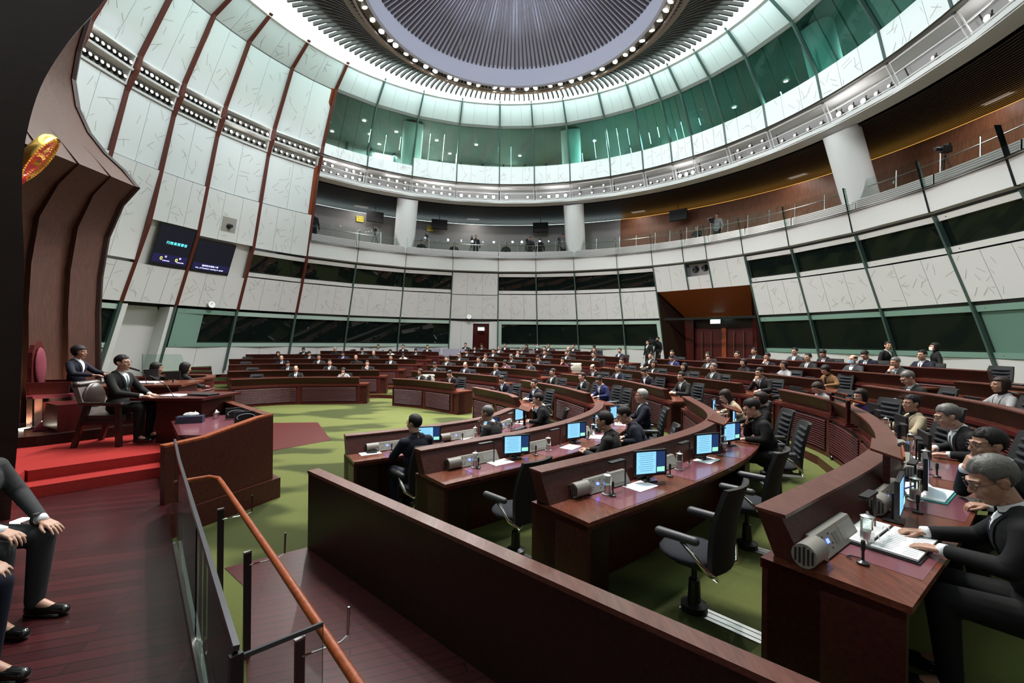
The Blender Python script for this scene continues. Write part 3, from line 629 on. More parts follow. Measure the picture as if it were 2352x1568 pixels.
# each tier: area behind the joined row fronts
def rowline(i, off=-.12):
    out = []
    segs = [('L', 0), ('M', 0), ('R', 0), ('S', 1)]
    for s_, rev in segs:
        k = '%s%d' % (s_, i)
        if k not in ROWS: continue
        C = resample(cr(ROWS[k]), .8); T, N = norms(C); Q = C + N * off
        if rev and i < 5: Q = Q[::-1]
        if s_ == 'L': 
            out.append(Q[0] + (Q[0] - Q[1]) / np.linalg.norm(Q[0] - Q[1]) * 1.5)
        out += list(Q)
    if i < 5:
        pa, pb = np.array((-2.25, 5.08)), np.array((2.9, .6)); d_ = (pb - pa) / np.linalg.norm(pb - pa)
        out.append(pa + d_ * ((out[-1] - pa) @ d_)); out.append(pb)
    else: out.append(out[-1] + (out[-1] - out[-2]) / np.linalg.norm(out[-1] - out[-2]) * 3)
    return out
for i in range(2, 8):
    z = RISE * (i - 1); L = rowline(i) if i != 7 else [np.array(p) for p in ((-13.4, 26.2), (-9.5, 26.9), (-4.5, 27.3), (-2.8, 26.5), (.2, 25.9), (4.5, 22.6), (7.3, 16.0), (8.7, 13.0), (9.55, 8.9), (9.2, 6.6), (8.4, 4.4))]
    # close along a big circle
    a0 = math.degrees(math.atan2(L[0][0] - CX, L[0][1] - CY)); a1 = math.degrees(math.atan2(L[-1][0] - CX, L[-1][1] - CY))
    if a1 < a0: a1 += 360
    R_ = 17.2; poly = [tuple(p) for p in L] + [tuple(pol(R_, a1 + (a0 - a1) * k / 30, 0)[:2]) for k in range(31)]
    bm = bmesh.new(); vs = [bm.verts.new((p[0], p[1], z)) for p in poly]; f = bm.faces.new(vs); f.normal_update()
    bmesh.ops.triangulate(bm, faces=[f], quad_method='BEAUTY', ngon_method='EAR_CLIP'); me = bpy.data.meshes.new('floor'); bm.to_mesh(me); bm.free()
    me.materials.append(CARPET); o = link('floor', me); o['kind'] = 'structure'
    mb = MB(); C = np.array(L)
    for p, q in zip(C, C[1:]): mb.add([(p[0], p[1], z - RISE), (q[0], q[1], z - RISE), (q[0], q[1], z - .004), (p[0], p[1], z - .004)], [(0, 1, 2, 3)])
    o = mb.obj('trim_%d' % i, WOODRED, fix=False); o['kind'] = 'structure'
# stair flight beside the far left desks
st = thing('staircase', 'green carpeted steps with dark red risers beside the far left desks', 'stairs')
for i in range(9):
    y0 = 14.9 + i * .95; z = .15 * (i + 1); x = -10.05 - .72 * i * .95
    a = MB(); a.prism([(x - 2.2, y0 - .2), (x - .05, y0), (x - .75, y0 + .98), (x - 2.9, y0 + .8)], 0, z - .02); a.obj('riser', WOODRED, st)
    a = MB(); a.prism([(x - 2.2, y0 - .2), (x - .05, y0), (x - .75, y0 + .98), (x - 2.9, y0 + .8)], z - .02, z); a.obj('tread', CARPET, st)
mb = MB(); mb.prism([(-7.2, 12.4), (-5.6, 12.6), (-4.3, 10.4), (-5.4, 9.0)], 0, .006, WOODRED); o = mb.obj('floor', None); o['kind'] = 'structure'

# ------------------------------------------------------------------ benches
BL = {'L': 'far left', 'M': 'far middle', 'R': 'right rear', 'S': 'near'}
def subcurve(C, s0, s1):
    d = np.r_[0, np.cumsum(np.linalg.norm(np.diff(C, axis=0), axis=1))]
    if s0 < 0: C = np.vstack([C[0] + (C[0] - C[1]) / np.linalg.norm(C[0] - C[1]) * -s0, C]); return subcurve(C, 0, s1 - s0)
    if s1 > d[-1]: C = np.vstack([C, C[-1] + (C[-1] - C[-2]) / np.linalg.norm(C[-1] - C[-2]) * (s1 - d[-1])]); d = np.r_[d, s1]
    s = [s0] + [x for x in d if s0 + .02 < x < s1 - .02] + [s1]
    return np.c_[np.interp(s, d, C[:, 0]), np.interp(s, d, C[:, 1])]
CUR = {}
ENDL = {'L': (0, .3), 'M': (0, .32), 'R': (0, .34), 'S': (0, .25)}
for key, P in ROWS.items():
    i = int(key[1]); zf = RISE * (i - 1); C = resample(cr(P), .3); T, N = norms(C); CUR[key] = (C, T, N, zf)
    Lc = np.sum(np.linalg.norm(np.diff(C, axis=0), axis=1)); e0, e1 = ENDL[key[0]]
    desc = '%s row of the %s desks' % (ORD[i - 1], BL[key[0]])
    b = thing('bench_desk', 'long curved mahogany desk with louvred front, ' + desc, 'desk', (0, 0, 0), 0, 'curved rows of desks')
    Cb = subcurve(C, -e0, Lc + e1); Tb, Nb = norms(Cb)
    MB().sweep(Cb, Nb, [(.06, 0), (.06, .66), (.32, .66), (.32, 0)], z=zf).obj('front_panel', WOOD, b)
    MB().sweep(Cb, Nb, [(.02, .66), (.02, .715), (.66, .715), (.66, .675), (.3, .66)], z=zf).obj('ledge', WOODRED, b)  # bright highlight along the ledge put into a redder wood colour
    MB().sweep(Cb, Nb, [(.09, .715), (.09, .75), (.68, .75), (.68, .715)], z=zf).obj('desktop', WOODTOP, b)
    MB().sweep(C, N, [(0, .98), (.13, .98), (.25, .752), (.11, .717)], z=zf).obj('upstand', WOOD, b)
    MB().sweep(C, N, [(-.015, .98), (-.015, 1.0), (.15, 1.0), (.15, .98)], z=zf).obj('coping', WOODCAP, b)
    MB().sweep(Cb, Nb, [(.03, 0), (.03, .07), (.06, .07), (.06, 0)], z=zf).obj('plinth', WOODRED, b)
    for (p, n, t) in ((Cb[0], Nb[0], Tb[0]), (Cb[-1], Nb[-1], -Tb[-1])):
        q = [p + n * .03, p + n * .66]; r_ = [x + t * .045 for x in q]
        MB().hexa([(q[0][0], q[0][1], zf), (q[1][0], q[1][1], zf), (r_[1][0], r_[1][1], zf), (r_[0][0], r_[0][1], zf), (q[0][0], q[0][1], zf + .714), (q[1][0], q[1][1], zf + .714), (r_[1][0], r_[1][1], zf + .714), (r_[0][0], r_[0][1], zf + .714)]).obj('end_panel', WOOD, b)
    ng = max(1, int(round(Lc / 1.75))); 
    for g in range(ng):
        s0, s1 = Lc * g / ng + .1, Lc * (g + 1) / ng - .1
        Cg = subcurve(C, s0, s1); _, Ng = norms(Cg)
        m = MB(); m.sweep(Cg, Ng, [(.045, .1), (.045, .63), (.06, .63), (.06, .1)], BLACKM, zf)
        for q in range(13): m.sweep(Cg, Ng, [(.012, .115 + q * .04), (.03, .133 + q * .04), (.05, .133 + q * .04), (.05, .115 + q * .04)], WOODSL if 0 else WOODRED, zf)
        m.obj('louvre', None, b)
        MB().sweep(subcurve(C, s1 + .04, s1 + .16), norms(subcurve(C, s1 + .04, s1 + .16))[1], [(.03, .07), (.03, .66), (.06, .66), (.06, .07)], z=zf).obj('stile', WOODRED, b)
    # pedestals under the desktop
    if key[0] == 'S' or i > 0:
        npd = max(1, int(Lc / 2.2))
        for g in range(npd + 1):
            s = min(max(Lc * g / npd, .2), Lc - .2); Cg = subcurve(C, s - .16, s + .16); _, Ng = norms(Cg)
            MB().sweep(Cg, Ng, [(.32, 0), (.32, .70), (.58, .70), (.58, 0)], z=zf).obj('pedestal', WOODDK, b)
def at(key, s=None, P=None, off=0):
    C, T, N, zf = CUR[key]
    if P is not None: k = int(np.argmin(np.linalg.norm(C - np.array(P), axis=1)))
    else:
        d = np.r_[0, np.cumsum(np.linalg.norm(np.diff(C, axis=0), axis=1))]; k = int(np.argmin(abs(d - s)))
    return C[k] + N[k] * off, T[k], N[k], zf

# ------------------------------------------------------------------ office chair
NAVY = mat('navy_fabric', (.0042, .0055, .011), .9, noise=.3, scale=60); CHB = mat('chair_black', (.005, .005, .006), .8)
def make_chair(hi=True):
    t = thing('office_chair', 'x', 'chair', (0, 0, -60), 0)
    # local +Y is the way the sitter faces
    m = MB(); m.ell((0, .02, .46), (.245, .25, .06), 20); m.obj('seat', NAVY, t, smooth=True)
    m = MB(); n = 9
    for side_ in (0, 1):
        pass
    vs = []; fs = []
    for i in range(n + 1):
        v = i / n; z = .42 + .64 * v; w_ = .225 + .045 * math.sin(v * PI * .8) - .04 * v; y = -.235 - .10 * v + .03 * math.sin(v * PI)
        for j in range(7):
            u = j / 6 * 2 - 1; vs.append((u * w_, y + .05 * u * u, z))
    for i in range(n):
        for j in range(6): a = i * 7 + j; fs.append((a, a + 1, a + 8, a + 7))
    k = len(vs); vs2 = [(x, y - .035, z) for x, y, z in vs]; m.add(vs, fs); m.add(vs2, [f[::-1] for f in fs])
    ed = [j for j in range(7)] + [7 * i + 6 for i in range(1, n + 1)] + [7 * n + j for j in range(5, -1, -1)] + [7 * i for i in range(n - 1, 0, -1)]
    m.f += [(ed[q], ed[(q + 1) % len(ed)], k + ed[(q + 1) % len(ed)], k + ed[q]) for q in range(len(ed))]; m.m += [0] * len(ed)
    m.obj('backrest', CHB, t, smooth='auto')
    m = MB()
    for q in range(6):
        z = .60 + q * .075; v = (z - .42) / .64; y = -.235 - .10 * v + .03 * math.sin(v * PI)
        m.cap((-.15, y + .02, z), (.15, y + .02, z), .024, .024, 8)
    m.obj('cushion_rib', NAVY, t, smooth=True)
    for s in (-1, 1):
        ar = MB(); ar.cap((s * .29, -.12, .665), (s * .29, .15, .66), .032, .036, 10); a = ar.obj('armrest', mat('arm_pad', (.035, .035, .04), .45), t, smooth=True)
        ar = MB(); ar.tube([(s * .29, -.02, .635), (s * .30, -.1, .58), (s * .29, -.2, .48), (s * .2, -.24, .40), (s * .06, -.15, .37)], [.016, .016, .02, .018, .016], 8); ar.obj('arm_support', CHROME, t, smooth=True)
    MB().lathe([(0, 0), (.1, 0), (.1, .05), (.05, .07), (.042, .24), (.022, .245), (.022, .42), (0, .42)], n=14).obj('column', BLACK, t, smooth='auto')
    MB().box((0, -.02, .385), (.2, .26, .04)).obj('mechanism', BLACK, t)
    m = MB(); m.box((0, -.22, .004), (.14, .62, .008))
    for x in (-.03, .03): m.box((x, -.24, .0088), (.006, .5, .002), BLACK)
    m.mats = [STEEL, BLACK]; m.m = [0] * 6 + [1] * 12; m.obj('floor_plate', None, t)
    return t
CHAIR = make_chair(); PROTO.append(CHAIR)
nch = {}
def chair(key, pos, face, note):
    zf = CUR[key][3] if key in CUR else note[1]
    rz = math.atan2(face[1], face[0]) - PI / 2
    if isinstance(note, str):
        if note in nch: note = note.replace('black swivel', 'black') + ', row %s' % ORD[int(key[1]) - 1]
        if note in nch: note = note + ', another'
        nch[note] = 1
    c = dup(CHAIR, (pos[0], pos[1], zf), rz, note if isinstance(note, str) else note[0], 'swivel chairs at the curved desks'); return c
# desk terminal (dark screen seen from the front)
TERM = thing('desk_terminal', 'x', 'desk screen', (0, 0, -60)); PROTO.append(TERM)
MB().box((0, 0, .19), (.30, .022, .13), M=Matrix.Rotation(-.25, 3, 'X')).obj('screen_case', BLACK, TERM)
MB().box((0, -.03, .012), (.2, .14, .02)).obj('base', BLACK, TERM); MB().tube([(0, -.02, .02), (0, -.01, .16)], .012).obj('neck', BLACK, TERM)
MB().tube([(.2, 0, 0), (.2, .0, .05), (.2, -.06, .17), (.2, -.08, .2)], .006, 6).obj('microphone', BLACK, TERM)
def terminals(key, step=1.15, start=.55):
    C, T, N, zf = CUR[key]; L = np.sum(np.linalg.norm(np.diff(C, axis=0), axis=1)); s = start; n = 0
    while s < L - .3:
        p, t, nn, z = at(key, s, off=.40); n += 1
        dup(TERM, (p[0], p[1], z + .751), math.atan2(-nn[1], -nn[0]) + PI / 2 + PI, 'dark desk screen, %s along the %s row of the %s desks' % (ORD[n - 1], ORD[int(key[1]) - 1], BL[key[0]]), 'desk screens'); s += step
for key in ROWS:
    if key[0] != 'S' or key in ('S5', 'S6', 'S7'): terminals(key)

# ------------------------------------------------------------------ near-row desk equipment
def console():
    t = thing('speaker_console', 'x', 'desk console', (0, 0, -60)); PROTO.append(t)
    GREY = mat('console_beige', (.21, .20, .18), .45)
    m = MB(); m.tube([(.36, 0, .075), (.17, 0, .075)], .073, 22); m.obj('speaker_drum', GREY, t, smooth='auto')
    g = MB()
    for q in range(-2, 3): g.box((.362, q * .024, .075), (.006, .011, .115 - abs(q) * .018))
    g.obj('speaker_grille', BLACK, t)
    m = MB(); m.hexa([(-.46, -.05, .01), (.17, -.05, .01), (.17, .055, .01), (-.46, .055, .01), (-.46, -.065, .135), (.17, -.065, .135), (.17, -.02, .135), (-.46, -.02, .135)]); m.obj('body', GREY, t)
    R_ = Matrix.Rotation(.54, 3, 'X'); f = lambda x, z, e=.0: (x, .055 - (z - .01) * .6 + e, z)
    MB().box(f(.02, .08), (.035, .008, .026), M=R_).obj('display', BLUELED, t)
    b = MB()
    for (x, z) in ((.12, .11), (.1, .06), (.07, .11), (-.03, .11), (-.03, .06), (.12, .04), (0, .04)): b.box(f(x, z), (.009, .01, .009), M=R_)
    b.obj('key_cluster', BLACK, t)
    MB().box(f(-.11, .075), (.07, .006, .07), M=R_).obj('vent', mat('vent_grey', (.14, .14, .13), .6), t)
    MB().box(f(-.32, .075), (.24, .004, .09), M=R_).obj('recess', mat('recess_grey', (.24, .235, .22), .5), t)
    MB().tube([(.16, .06, .01), (.165, .055, .08), (.16, -.01, .145)], .007, 6).obj('trim_band', STEEL, t)
    t.scale = (.9, .85, .88); return t
CONS = console()
MON = thing('monitor', 'x', 'monitor', (0, 0, -60)); PROTO.append(MON)
MB().box((0, 0, .20), (.40, .03, .27)).obj('casing', BLACK, MON)
MB().box((.055, .0165, .205), (.24, .002, .225)).obj('document', SCR_BLUE, MON)
m = MB()
for q in range(9): m.box((.055, .0185, .30 - q * .022), (.19 - (q % 3) * .02, .001, .004))
m.obj('text_lines', emi('doc_text', (.1, .3, .5), .3), MON)
MB().box((-.125, .0165, .205), (.11, .002, .225)).obj('side_bar', emi('navy_bar', (.01, .03, .10), .6), MON)
MB().box((-.125, .018, .13), (.095, .002, .05)).obj('video_box', SCR_GREEN, MON)
MB().tube([(0, -.03, 0), (0, -.03, .2)], .02, 8).obj('stand', BLACK, MON); MB().box((0, -.03, .005), (.16, .12, .01)).obj('foot', BLACK, MON); MON.scale = (.9, .9, .92)
CARAFE = thing('water_jar', 'x', 'jar', (0, 0, -60)); PROTO.append(CARAFE)
MB().lathe([(0, 0), (.048, 0), (.05, .008), (.034, .012), (.034, .085), (0, .085)], n=18).obj('steel_holder', STEEL, CARAFE, smooth='auto')
MB().lathe([(.033, .085), (.033, .17)], n=18).obj('glass', GL_CLEAR, CARAFE, smooth=True, fix=False)
MB().lathe([(0, .2), (.006, .2), (.009, .19), (.012, .182), (.036, .172), (.036, .168), (0, .168)], n=18).obj('lid', STEEL, CARAFE, smooth='auto')
MIC = thing('desk_microphone', 'x', 'microphone', (0, 0, -60)); PROTO.append(MIC)
MB().lathe([(0, 0), (.03, 0), (.03, .01), (.008, .02)], n=12).obj('base', BLACK, MIC); MB().tube([(0, 0, .01), (0, 0, .09)], .007).obj('stem', BLACK, MIC); MB().cap((0, 0, .08), (0, 0, .12), .011, .011, 8).obj('head', BLACKM, MIC)
m = MB(); 
MB().tube([(.03, 0, .006), (.06, .03, .004), (.05, .07, .004), (.02, .08, .004), (.0, .05, .004)], .003, 5).obj('cable', BLACK, MIC)
LAMPB = thing('reading_lamp', 'x', 'lamp', (0, 0, -60)); PROTO.append(LAMPB)
MB().tube([(0, 0, 0), (0, 0, .24), (-.02, 0, .25), (-.05, 0, .25)], .008, 6).obj('arm', BLACK, LAMPB); MB().box((-.13, 0, .255), (.2, .05, .015)).obj('shade', BLACK, LAMPB)
MB().lathe([(0, 0), (.025, 0), (.025, .006), (0, .006)], n=12).obj('foot', STEEL, LAMPB)
PAP = thing('notepad', 'x', 'paper', (0, 0, -60)); PROTO.append(PAP)
MB().box((0, 0, .002), (.29, .2, .004)).obj('sheet', PAPER, PAP); MB().tube([(-.14, .102, .006), (.0, .102, .006)], .004, 6).obj('pen', BLACK, PAP)
def on(key, proto, s, off, label, rot=0, group=None, dz=.752, P=None):
    p, t, n, zf = at(key, s, off=off, P=P); ang = math.atan2(-n[1], -n[0]) - PI / 2   # local +Y faces the well
    return dup(proto, (p[0], p[1], zf + dz), ang + rot, label, group)
seatS = {'S1': (.85, 1.95, 3.0), 'S2': (.75, 1.9, 3.0, 4.0), 'S3': (.7, 1.85, 3.0, 4.1, 5.2), 'S4': (.65, 1.85, 3.0, 4.1, 5.3, 6.6, 7.8)}
NM = {'S1': 'first', 'S2': 'second', 'S3': 'third', 'S4': 'fourth'}
for key, ss in seatS.items():
    for j, s in enumerate(ss):
        w_ = '%s seat from the aisle in the %s near row' % (ORD[j], NM[key])
        on(key, CONS, s - .22, .25, 'beige speaker console at the ' + w_, PI, 'desk consoles', .752)
        on(key, MIC, s - .22, .42, 'small black microphone at the ' + w_, 0, 'desk microphones')
        on(key, CARAFE, s - .02, .36, 'lidded glass water jar at the ' + w_, 0, 'water jars')
        on(key, LAMPB, s + .24, .32, 'thin black desk lamp at the ' + w_, 0, 'desk lamps')
        on(key, MON, s + .42, .38, 'lit monitor at the ' + w_, PI - (-.12 if key == 'S4' else .4), 'desk monitors')
        # leather writing pad inlaid in the top
        C, T, N, zf = CUR[key]; Cg = subcurve(C, max(s - .32, .0) + .02, s + .38); _, Ng = norms(Cg)
        for b in [x for x in bpy.data.objects if x.get('label', '').startswith('long curved') and x['label'].endswith('%s row of the near desks' % NM[key])]:
            MB().sweep(Cg, Ng, [(.27, .7495), (.27, .752), (.655, .752), (.655, .7495)], z=zf).obj('writing_pad', PADMAT, b)
for key, P, lab, rot in (('S1', (-2.05, 6.34), 'white paper and wallet at the near end of the first near row', 0), ('S1', (-.79, 7.43), 'white papers before the second man in the first near row', .2), ('S1', (.2, 8.83), 'white sheets under the hand of the man with hand to mouth', .1),
        ('S2', (-.13, 5.39), 'blank white pad at the empty first seat of the second near row', 0), ('S2', (.85, 6.21), 'white sheet before the man with clasped hands', .1), ('S2', (1.35, 6.9), 'white papers before the man leaning over in the second near row', .3), ('S2', (2.0, 8.0), 'papers before the grey-haired man in the second near row', .1),
        ('S3', (1.22, 4.09), 'blank white pad at the empty first seat of the third near row', 0), ('S3', (2.26, 5.03), 'blank white pad at the empty second seat of the third near row', 0), ('S3', (2.9, 6.0), 'white papers beside the wooden reading stand in the third near row', .1), ('S3', (3.3, 6.6), 'papers before the curly-haired woman', .1),
        ('S4', (4.2, 4.6), 'blue-white form under the writing man in the fourth near row', .2), ('S4', (4.9, 5.7), 'white papers before the woman in the beige jacket', .2), ('S4', (3.55, 3.85), 'loose white sheet under a phone in the fourth near row', .3)):
    C, T, N, zf = CUR[key]; k = int(np.argmin(np.linalg.norm(C - np.array(P), axis=1))); n = N[k]
    o = dup(PAP, (P[0], P[1], zf + .753), math.atan2(-n[1], -n[0]) - PI / 2 + rot, lab, 'papers on the desks')
def stand(P, zf, face, lab):
    t = thing('reading_stand', lab, 'lectern', (P[0], P[1], zf + .752), math.atan2(face[1], face[0]) - PI / 2)
    m = MB(); m.box((0, 0, .012), (.2, .16, .024)); m.box((0, 0, .035), (.13, .11, .022)); m.obj('foot', WOODRED, t)
    MB().box((0, 0, .20), (.045, .045, .34)).obj('post', WOODRED, t)
    MB().box((0, 0, .385), (.50, .20, .018), M=Matrix.Rotation(.28, 3, 'X')).obj('board', WOODTOP, t)
    MB().box((0, -.098, .372), (.50, .012, .03)).obj('lip', WOODOR, t)
stand((.25, 8.22), 0, (-1, .1), 'small wooden reading stand in the first near row')
stand((2.62, 5.50), .3, (-.8, .5), 'wooden reading stand before the man in glasses, third near row')
stand((3.28, 6.5), .3, (-.9, .3), 'wooden reading stand before the curly-haired woman')
stand((2.95, 3.42), .45, (-.70, .6), 'wooden reading stand close behind the monitor in the fourth near row')
stand((4.95, 6.4), .45, (-.9, .2), 'tall reading stand in front of the woman in the beige jacket')
stand((5.45, 7.4), .45, (-.9, .1), 'reading stand in front of the woman in purple')
stand((7.2, 6.0), .6, (-.9, .1), 'reading stand beside the woman in the pale jacket')
# ring binder of the nearest man
bd = thing('ring_binder', 'open ring binder with printed pages under the hands of the nearest man', 'binder', (2.30, 2.70, 1.203), .62)
MB().box((0, 0, .004), (.50, .46, .008)).obj('cover', BLACK, bd)
for y in (-.115, .115):
    pg = MB().box((0, y, .014 + .004), (.47, .21, .012)).obj('page_stack', PAPER, bd)
    m = MB(); rr = random.Random(4)
    for q in range(14):
        for k in range(2): L = rr.uniform(.05, .085); m.box((-.2 + q * .031, y - .06 + k * .1, .0248), (.006, L, .0006))
    m.obj('printed_text', INK, bd)
for x in (-.1, .1): MB().tube([(x, -.018, .02), (x, -.014, .045), (x, .014, .045), (x, .018, .02)], .003, 6).obj('ring', STEEL, bd)
fd = thing('folder', 'teal edged folder with white pages and a blue pen', 'folder', (3.35, 3.55, 1.203), .65)
MB().box((0, 0, .003), (.44, .36, .006)).obj('cover', mat('teal_cover', (.02, .30, .28), .5), fd)
for y in (-.09, .09): MB().box((0, y, .011), (.41, .15, .010)).obj('page_stack', PAPER, fd)
MB().tube([(-.12, .1, .021), (.1, .06, .021)], .005, 6).obj('pen', mat('pen_blue', (.02, .03, .3), .3), fd)
ph = thing('phone', 'black phone on a loose white sheet, fourth near row', 'phone', (3.55, 3.86, 1.212), .5); MB().box((0, 0, .004), (.16, .075, .009)).obj('body', BLACK, ph)
bx = thing('conference_unit', 'flat black box below the water jar of the nearest man', 'device', (2.05, 2.83, 1.203), .6); MB().box((0, 0, .012), (.15, .13, .024)).obj('body', BLACK, bx); MB().box((0, 0, .026), (.03, .02, .003)).obj('label', PAPER, bx)
wl = thing('wallet', 'black wallet on white paper at the end of the first near row', 'wallet', (-2.03, 6.36, .759), .3); MB().box((0, 0, .012), (.14, .09, .022)).obj('body', BLACK, wl)

# ------------------------------------------------------------------ foreground parapet, stage, railing
pp = thing('parapet', 'long dark wooden parapet with a glossy lighter coping in the foreground', 'parapet')
A, B = np.array((-2.25, 5.08)), np.array((2.9, .6)); d = (B - A) / np.linalg.norm(B - A); n = np.array((d[1], -d[0])); n = n if n[0] < 0 else -n
def strip(z0, z1, o0, o1, a=A, b=B): q = [a + n * o0, b + n * o0, b + n * o1, a + n * o1]; return MB().prism([tuple(x) for x in q], z0, z1)
strip(0, .865, 0, .11).obj('wall_body', WOODDK, pp); strip(.865, .90, -.01, .12).obj('coping', WOODCAP, pp)
o = MB().prism([(-2.98, 4.55), (-2.25, 5.08), (3.0, .5), (2.4, -1.2), (.2, -.2), (-2.55, 4.2)], -.01, .006, BOARDS).obj('floor', None); o['kind'] = 'structure'
mb = MB().prism([(-4.0, 5.05), (-3.16, 4.10), (-1.75, 2.47), (-.2, .65), (.3, -2), (-12, -2), (-12, 6), (-7, 8.5), (-4.6, 6.8)], 0, .42, BOARDS2); o = mb.obj('floor', None); o['kind'] = 'structure'
gr = thing('glass_balustrade', 'glass balustrade with a dark top rail along the stage edge', 'balustrade')
G0, G1, G2 = np.array((-3.9, 5.05)), np.array((-3.17, 4.12)), np.array((-1.04, 1.66)); 
def gpl(a, b, z0, z1, m=GL_SMOKE, name='pane', th=.012):
    dd = (b - a) / np.linalg.norm(b - a); nn = np.array((dd[1], -dd[0])) * th / 2; return MB().prism([tuple(a + nn), tuple(b + nn), tuple(b - nn), tuple(a - nn)], z0, z1).obj(name, m, gr)
gpl(G0, np.array((-3.22, 4.22)), .43, 1.2); gpl(np.array((-3.19, 4.18)), np.array((-2.05, 2.85)), .43, 1.2); gpl(np.array((-2.02, 2.82)), G2, .43, 1.2)
MB().tube([(*G0, 1.22), (*np.array((-3.2, 4.2)), 1.22), (*G2, 1.22)], .016, 4).obj('top_rail', mat('rail_dark', (.07, .07, .08), .3, .6), gr)
MB().tube([(*np.array((-3.2, 4.15)), .445), (-1.7, 2.42, .445), (-.9, 1.5, .445)], .018, 4).obj('floor_channel', STEEL, gr)
gpl(G2, np.array((-.80, 1.87)), .0, 1.17); MB().tube([(*G2, 1.18), (-.80, 1.87, 1.18)], .012, 4).obj('end_rail', mat('rail_dark', (.07, .07, .08), .3, .6), gr)
MB().box((G2[0], G2[1], .6), (.045, .025, 1.2), rot=.86).obj('end_post', BLACK, gr)
hr = thing('handrail', 'round polished wooden handrail on flat dark posts', 'handrail')
MB().tube([(-3.42, 4.42, .93), (-3.20, 4.62, .93), (-3.10, 4.62, .915), (-3.0, 4.52, .905), (-1.5, 2.85, .9), (-.64, 1.88, .9), (0.1, 1.05, .9)], .024, 14, WOODOR).obj('rail', wood('rail_wood', (.16, .045, .022), (.24, .08, .04), .2, coat=.6), hr, smooth='auto')
for (x, y) in ((-2.72, 4.09), (-1.97, 3.27), (-1.12, 2.33)):
    p = MB().box((x, y, .40), (.05, .018, .79), rot=.86).obj('post', BLACK, hr); MB().box((x, y, .80), (.054, .022, .012), rot=.86).obj('post_cap', STEEL, p)
    MB().tube([(x, y, .70), (x + .17, y + .12, .70), (x + .20, y + .15, .72), (x + .205, y + .15, .88)], .007, 6).obj('bracket', CHROME, hr)
# near wing of the timber screen
wg = thing('timber_wing', 'near-black tall timber wing filling the left edge, curving over at its top', 'screen wall')
prof = [(-5.42, .42), (-5.33, 1.6), (-5.30, 3.2), (-5.33, 3.9), (-5.30, 4.5), (-5.14, 5.1), (-4.84, 5.6), (-4.42, 6.1), (-3.9, 6.9), (-3.2, 8.2)]
prof = [tuple(q) for q in cr(prof, 5)]; mb = MB(); vs = [(x, 4.72, z) for x, z in prof] + [(-9, 4.72, 8.2), (-9, 4.72, .42)]; vs2 = [(x - .12, 4.80, z) for x, _, z in vs]; n_ = len(vs)
mb.add(vs + vs2, [tuple(range(n_)), tuple(range(n_, 2 * n_))[::-1]] + [(i, (i + 1) % n_, n_ + (i + 1) % n_, n_ + i) for i in range(n_)]); mb.obj('face', WOODDK, wg)
UL = thing('floor_uplight', 'bright square uplight at the foot of the near timber wing', 'light', (-5.25, 4.66, .43)); MB().box((0.03, 0, 0), (.14, .12, .02)).obj('lens', UPL, UL)
MB().box((.11, 0, .0), (.03, .16, .03)).obj('frame', STEEL, UL)
# ------------------------------------------------------------------ dais
ds = thing('dais', 'red carpeted dais with two steps', 'platform')
MB().prism([(-6.12, 5.52), (-4.95, 6.74), (-4.6, 7.6), (-6.4, 9.4), (-9.2, 7.8), (-7.3, 5.9)], .42, .70).obj('platform', REDC, ds)
MB().prism([(-5.9, 5.30), (-4.9, 6.3), (-5.1, 6.6), (-6.2, 5.5)], .42, .56).obj('step', REDC, ds)
MB().prism([(-6.14, 5.50), (-5.86, 5.06), (-6.0, 4.96), (-7.4, 6.0), (-7.3, 6.2)], .42, .705).obj('side_block', REDC, ds)
MB().prism([(-7.35, 6.75), (-6.45, 7.9), (-7.2, 9.3), (-9.6, 9.3), (-9.2, 7.0), (-8.0, 6.3)], .70, .86).obj('upper_stage', WOODDK, ds)
MB().prism([(-7.75, 7.05), (-6.95, 7.75), (-7.4, 8.4), (-8.5, 7.9)], .86, .88).obj('maroon_mat', DKREDC, ds)
# curved timber screen behind the president
sc = thing('timber_screen', 'tall curved reddish timber screen behind the raised chair', 'screen wall')
sp_ = [(-8.84, .42), (-8.88, 2.9), (-8.84, 3.7), (-8.70, 4.55), (-8.40, 5.25), (-8.06, 5.62), (-8.35, 5.95), (-8.74, 6.30), (-9.10, 6.75), (-9.36, 7.3), (-9.46, 7.9), (-9.36, 8.5), (-9.1, 9.4)]
def loft(pf, pn, yf, yn, name, mt, parent):
    a = np.array([(x, z) for x, z in pf]); b = np.array([(x, z) for x, z in pn]); m = MB(); th = .10
    vs = [(x, yf, z) for x, z in a] + [(x, yn, z) for x, z in b] + [(x - th, yf, z) for x, z in a] + [(x - th, yn, z) for x, z in b]; k = len(a); fs = []
    for i in range(k - 1): fs += [(i, i + 1, k + i + 1, k + i), (2 * k + i, 3 * k + i, 3 * k + i + 1, 2 * k + i + 1), (i, 2 * k + i, 2 * k + i + 1, i + 1), (k + i, k + i + 1, 3 * k + i + 1, 3 * k + i)]
    m.add(vs, fs); return m.obj(name, mt, parent, smooth='auto')
spn = [(x + .9 + (.25 if z > 6 else 0), z * (.94 if z > 5 else 1)) for x, z in sp_]
def midp(u): return [(a[0] * (1 - u) + b[0] * u, a[1] * (1 - u) + b[1] * u) for a, b in zip(sp_, spn)]
ys = [9.3, 8.55, 7.8, 7.05, 5.0]; dx = [0, .10, .20, .30, .40]
for k in range(4):
    u0, u1 = (9.3 - ys[k]) / 4.3, (9.3 - ys[k + 1]) / 4.3
    P0 = [(x - dx[k] * (1 if z < 4.6 else max(0, (6 - z) / 1.4)), z) for x, z in midp(u0)]; P1 = [(x - dx[k] * (1 if z < 4.6 else max(0, (6 - z) / 1.4)), z) for x, z in midp(u1)]
    loft(P0, P1, ys[k], ys[k + 1], 'screen_leaf', WOODSCR, sc)
